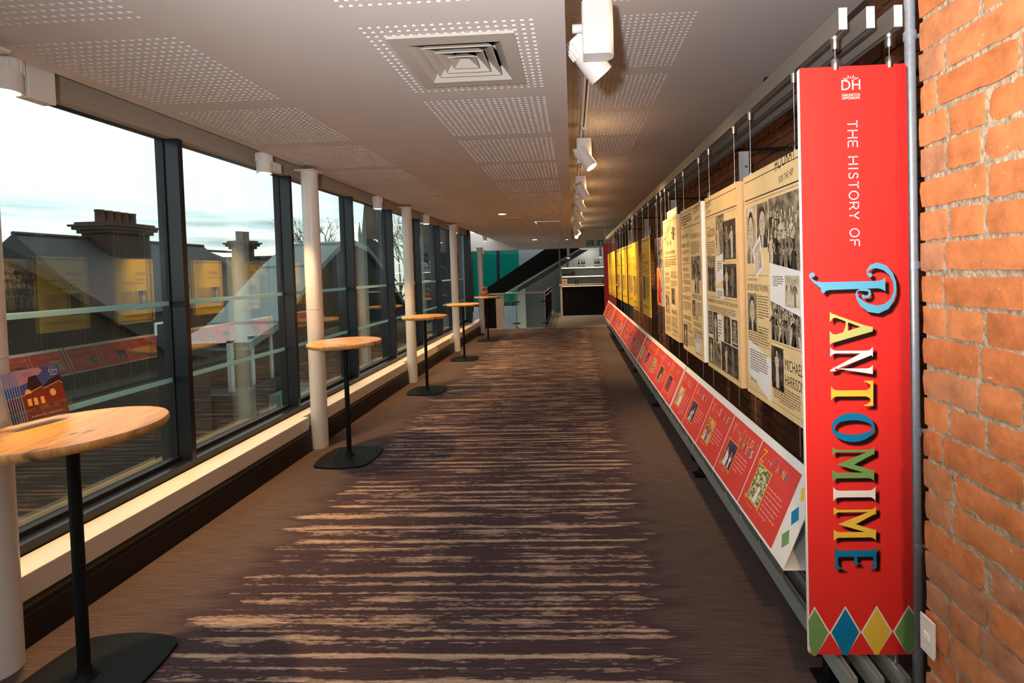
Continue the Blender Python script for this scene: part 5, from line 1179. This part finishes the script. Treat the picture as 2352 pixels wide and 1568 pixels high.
t = thing('roof_terrace', 'low flat roof with white posts and a lit skylight between the arched wings', 'roof terrace', (-7.6, 10.0, -4.0))
MB().box(-1.2,1.25,-1.4,.8,0,3.55, felt).build('roof_block', t)
for y in (-1.1,-.5,.1): MB().box(.95,1.03,y-.04,y+.04,3.55,4.55, post_g).box(.95,1.03,y-.04,y+.12,4.50,4.56, post_g).build('white_post', t)
MB().box(1.26,1.30,.35,.62,3.72,3.78, litwin_m).build('lit_skylight', t)
MB().box(1.24,1.5,-.4,.8,2.7,3.3, clad).build('pale_box', t)
def house(name, lb, loc, L_, ang, zr, ze, depth, hip=False):
    t = thing('terraced_house', lb, 'building', loc, Matrix.Rotation(ang,3,'Z'), 'slate roofed houses outside')
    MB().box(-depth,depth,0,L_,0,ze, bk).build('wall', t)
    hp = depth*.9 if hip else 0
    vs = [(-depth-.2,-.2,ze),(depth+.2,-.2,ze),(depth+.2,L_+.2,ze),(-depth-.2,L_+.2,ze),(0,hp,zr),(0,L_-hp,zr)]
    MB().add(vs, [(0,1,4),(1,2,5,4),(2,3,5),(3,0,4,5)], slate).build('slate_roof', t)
    for k in range(2):
        f = MB().box(depth,depth+.05,L_*(.2+.4*k),L_*(.2+.4*k)+.9,ze-1.7,ze-.4, white_m).build('window', t); MB().box(depth+.051,depth+.06,L_*(.2+.4*k)+.08,L_*(.2+.4*k)+.82,ze-1.62,ze-.48, gasket).build('pane', f)
    MB().tube((0,0,zr+.02),(0,L_,zr+.02),.07, slate, 8).build('ridge_tile', t)
    return t
def chimney(par, loc, w_, d_, z0, z1, zc, npot):
    x, y = loc; c_ = MB().box(x-d_/2,x+d_/2,y-w_/2,y+w_/2,z0,z1, chim)
    for i, (e_, a, b_) in enumerate(((.10,z1-.02,z1+.12),(.20,z1+.12,z1+.24),(.28,z1+.24,z1+.32),(.14,z1+.32,z1+.42))): c_.box(x-d_/2-e_,x+d_/2+e_,y-w_/2-e_,y+w_/2+e_,a,b_, chim)
    o = c_.build('chimney_stack', par)
    for i in range(npot):
        yy = y-w_/2+w_*(i+.5)/npot; MB().lathe([(w_/npot*.46,z1+.42),(w_/npot*.44,zc-.08),(w_/npot*.49,zc-.06),(w_/npot*.48,zc)], pot, 12, (x,yy,0)).build('chimney_pot', o)
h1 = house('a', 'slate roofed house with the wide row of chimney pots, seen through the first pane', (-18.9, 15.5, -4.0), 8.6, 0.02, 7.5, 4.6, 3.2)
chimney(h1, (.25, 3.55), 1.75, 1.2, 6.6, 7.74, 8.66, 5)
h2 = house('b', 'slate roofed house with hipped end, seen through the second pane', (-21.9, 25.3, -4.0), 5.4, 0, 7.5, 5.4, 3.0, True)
t = thing('chimney', 'tall single chimney stack with one clay pot, seen through the second pane', 'chimney', (-17.6, 25.0, -4.0), Matrix.Rotation(-.3,3,'Z'))
chimney(t, (0,0), .72, .72, 0, 7.36, 8.28, 2)
t = thing('flat_block', 'long flat roofed grey block on the horizon beyond the chimneys', 'building', (-22, 32, -4.0)); MB().box(-6,4.5,2.5,9,0,7.3, felt).build('wall', t); MB().box(-6.1,4.6,2.4,9.1,7.3,7.42, slate).build('roof', t)
t = thing('church', 'dark church tower with a tall spire seen through the fourth pane', 'church', (-25.6, 61, -4.0))
MB().box(-1.35,1.35,-1.35,1.35,0,10.9, dstone).build('tower', t)
MB().add([(-1.05,-1.05,10.9),(1.05,-1.05,10.9),(1.05,1.05,10.9),(-1.05,1.05,10.9),(0,0,23.5)], [(0,1,4),(1,2,4),(2,3,4),(3,0,4)], dstone).build('spire', t)
for sx in (-1,1):
    for sy in (-1,1): MB().add([(sx*1.2-.17,sy*1.2-.17,10.9),(sx*1.2+.17,sy*1.2-.17,10.9),(sx*1.2+.17,sy*1.2+.17,10.9),(sx*1.2-.17,sy*1.2+.17,10.9),(sx*1.2,sy*1.2,12.7)], [(0,1,4),(1,2,4),(2,3,4),(3,0,4)], dstone).build('pinnacle', t)
bark = M('winter_bark', (0.035,0.03,0.022), .9)
def tree(x, y, hgt, lb, seed):
    r = random.Random(seed); t = thing('bare_tree', lb, 'tree', (x,y,-4.0), group='bare winter trees outside')
    tr = MB().tube((0,0,0),(0,0,hgt*.55),.16, bark, 8, r2=.10); tr.build('trunk', t); br = MB()
    def grow(p, d, l_, rd, lv):
        e_ = p+d*l_; br.tube(p, e_, rd, bark, 4, r2=rd*.6, caps=False)
        if lv == 0: return
        for k in range(3 if lv > 1 else 4):
            nd = (d+Vector((r.uniform(-1,1),r.uniform(-1,1),r.uniform(-.2,.7)))*.75).normalized(); grow(e_, nd, l_*r.uniform(.6,.85), rd*.6, lv-1)
    for k in range(4): grow(Vector((0,0,hgt*(.40+.05*k))), Vector((r.uniform(-.7,.7),r.uniform(-.7,.7),1)).normalized(), hgt*.17, .07, 4)
    br.build('branches', t)
tree(-13.9, 27.0, 9.0, 'thin bare tree behind the arched wing, seen past the second column', 1)
tree(-13.5, 37.0, 9.6, 'bare dark tree seen through the panes around the third column', 2)
tree(-7.8, 27.0, 9.4, 'bushy bare tree farthest to the right outside the glass', 3)
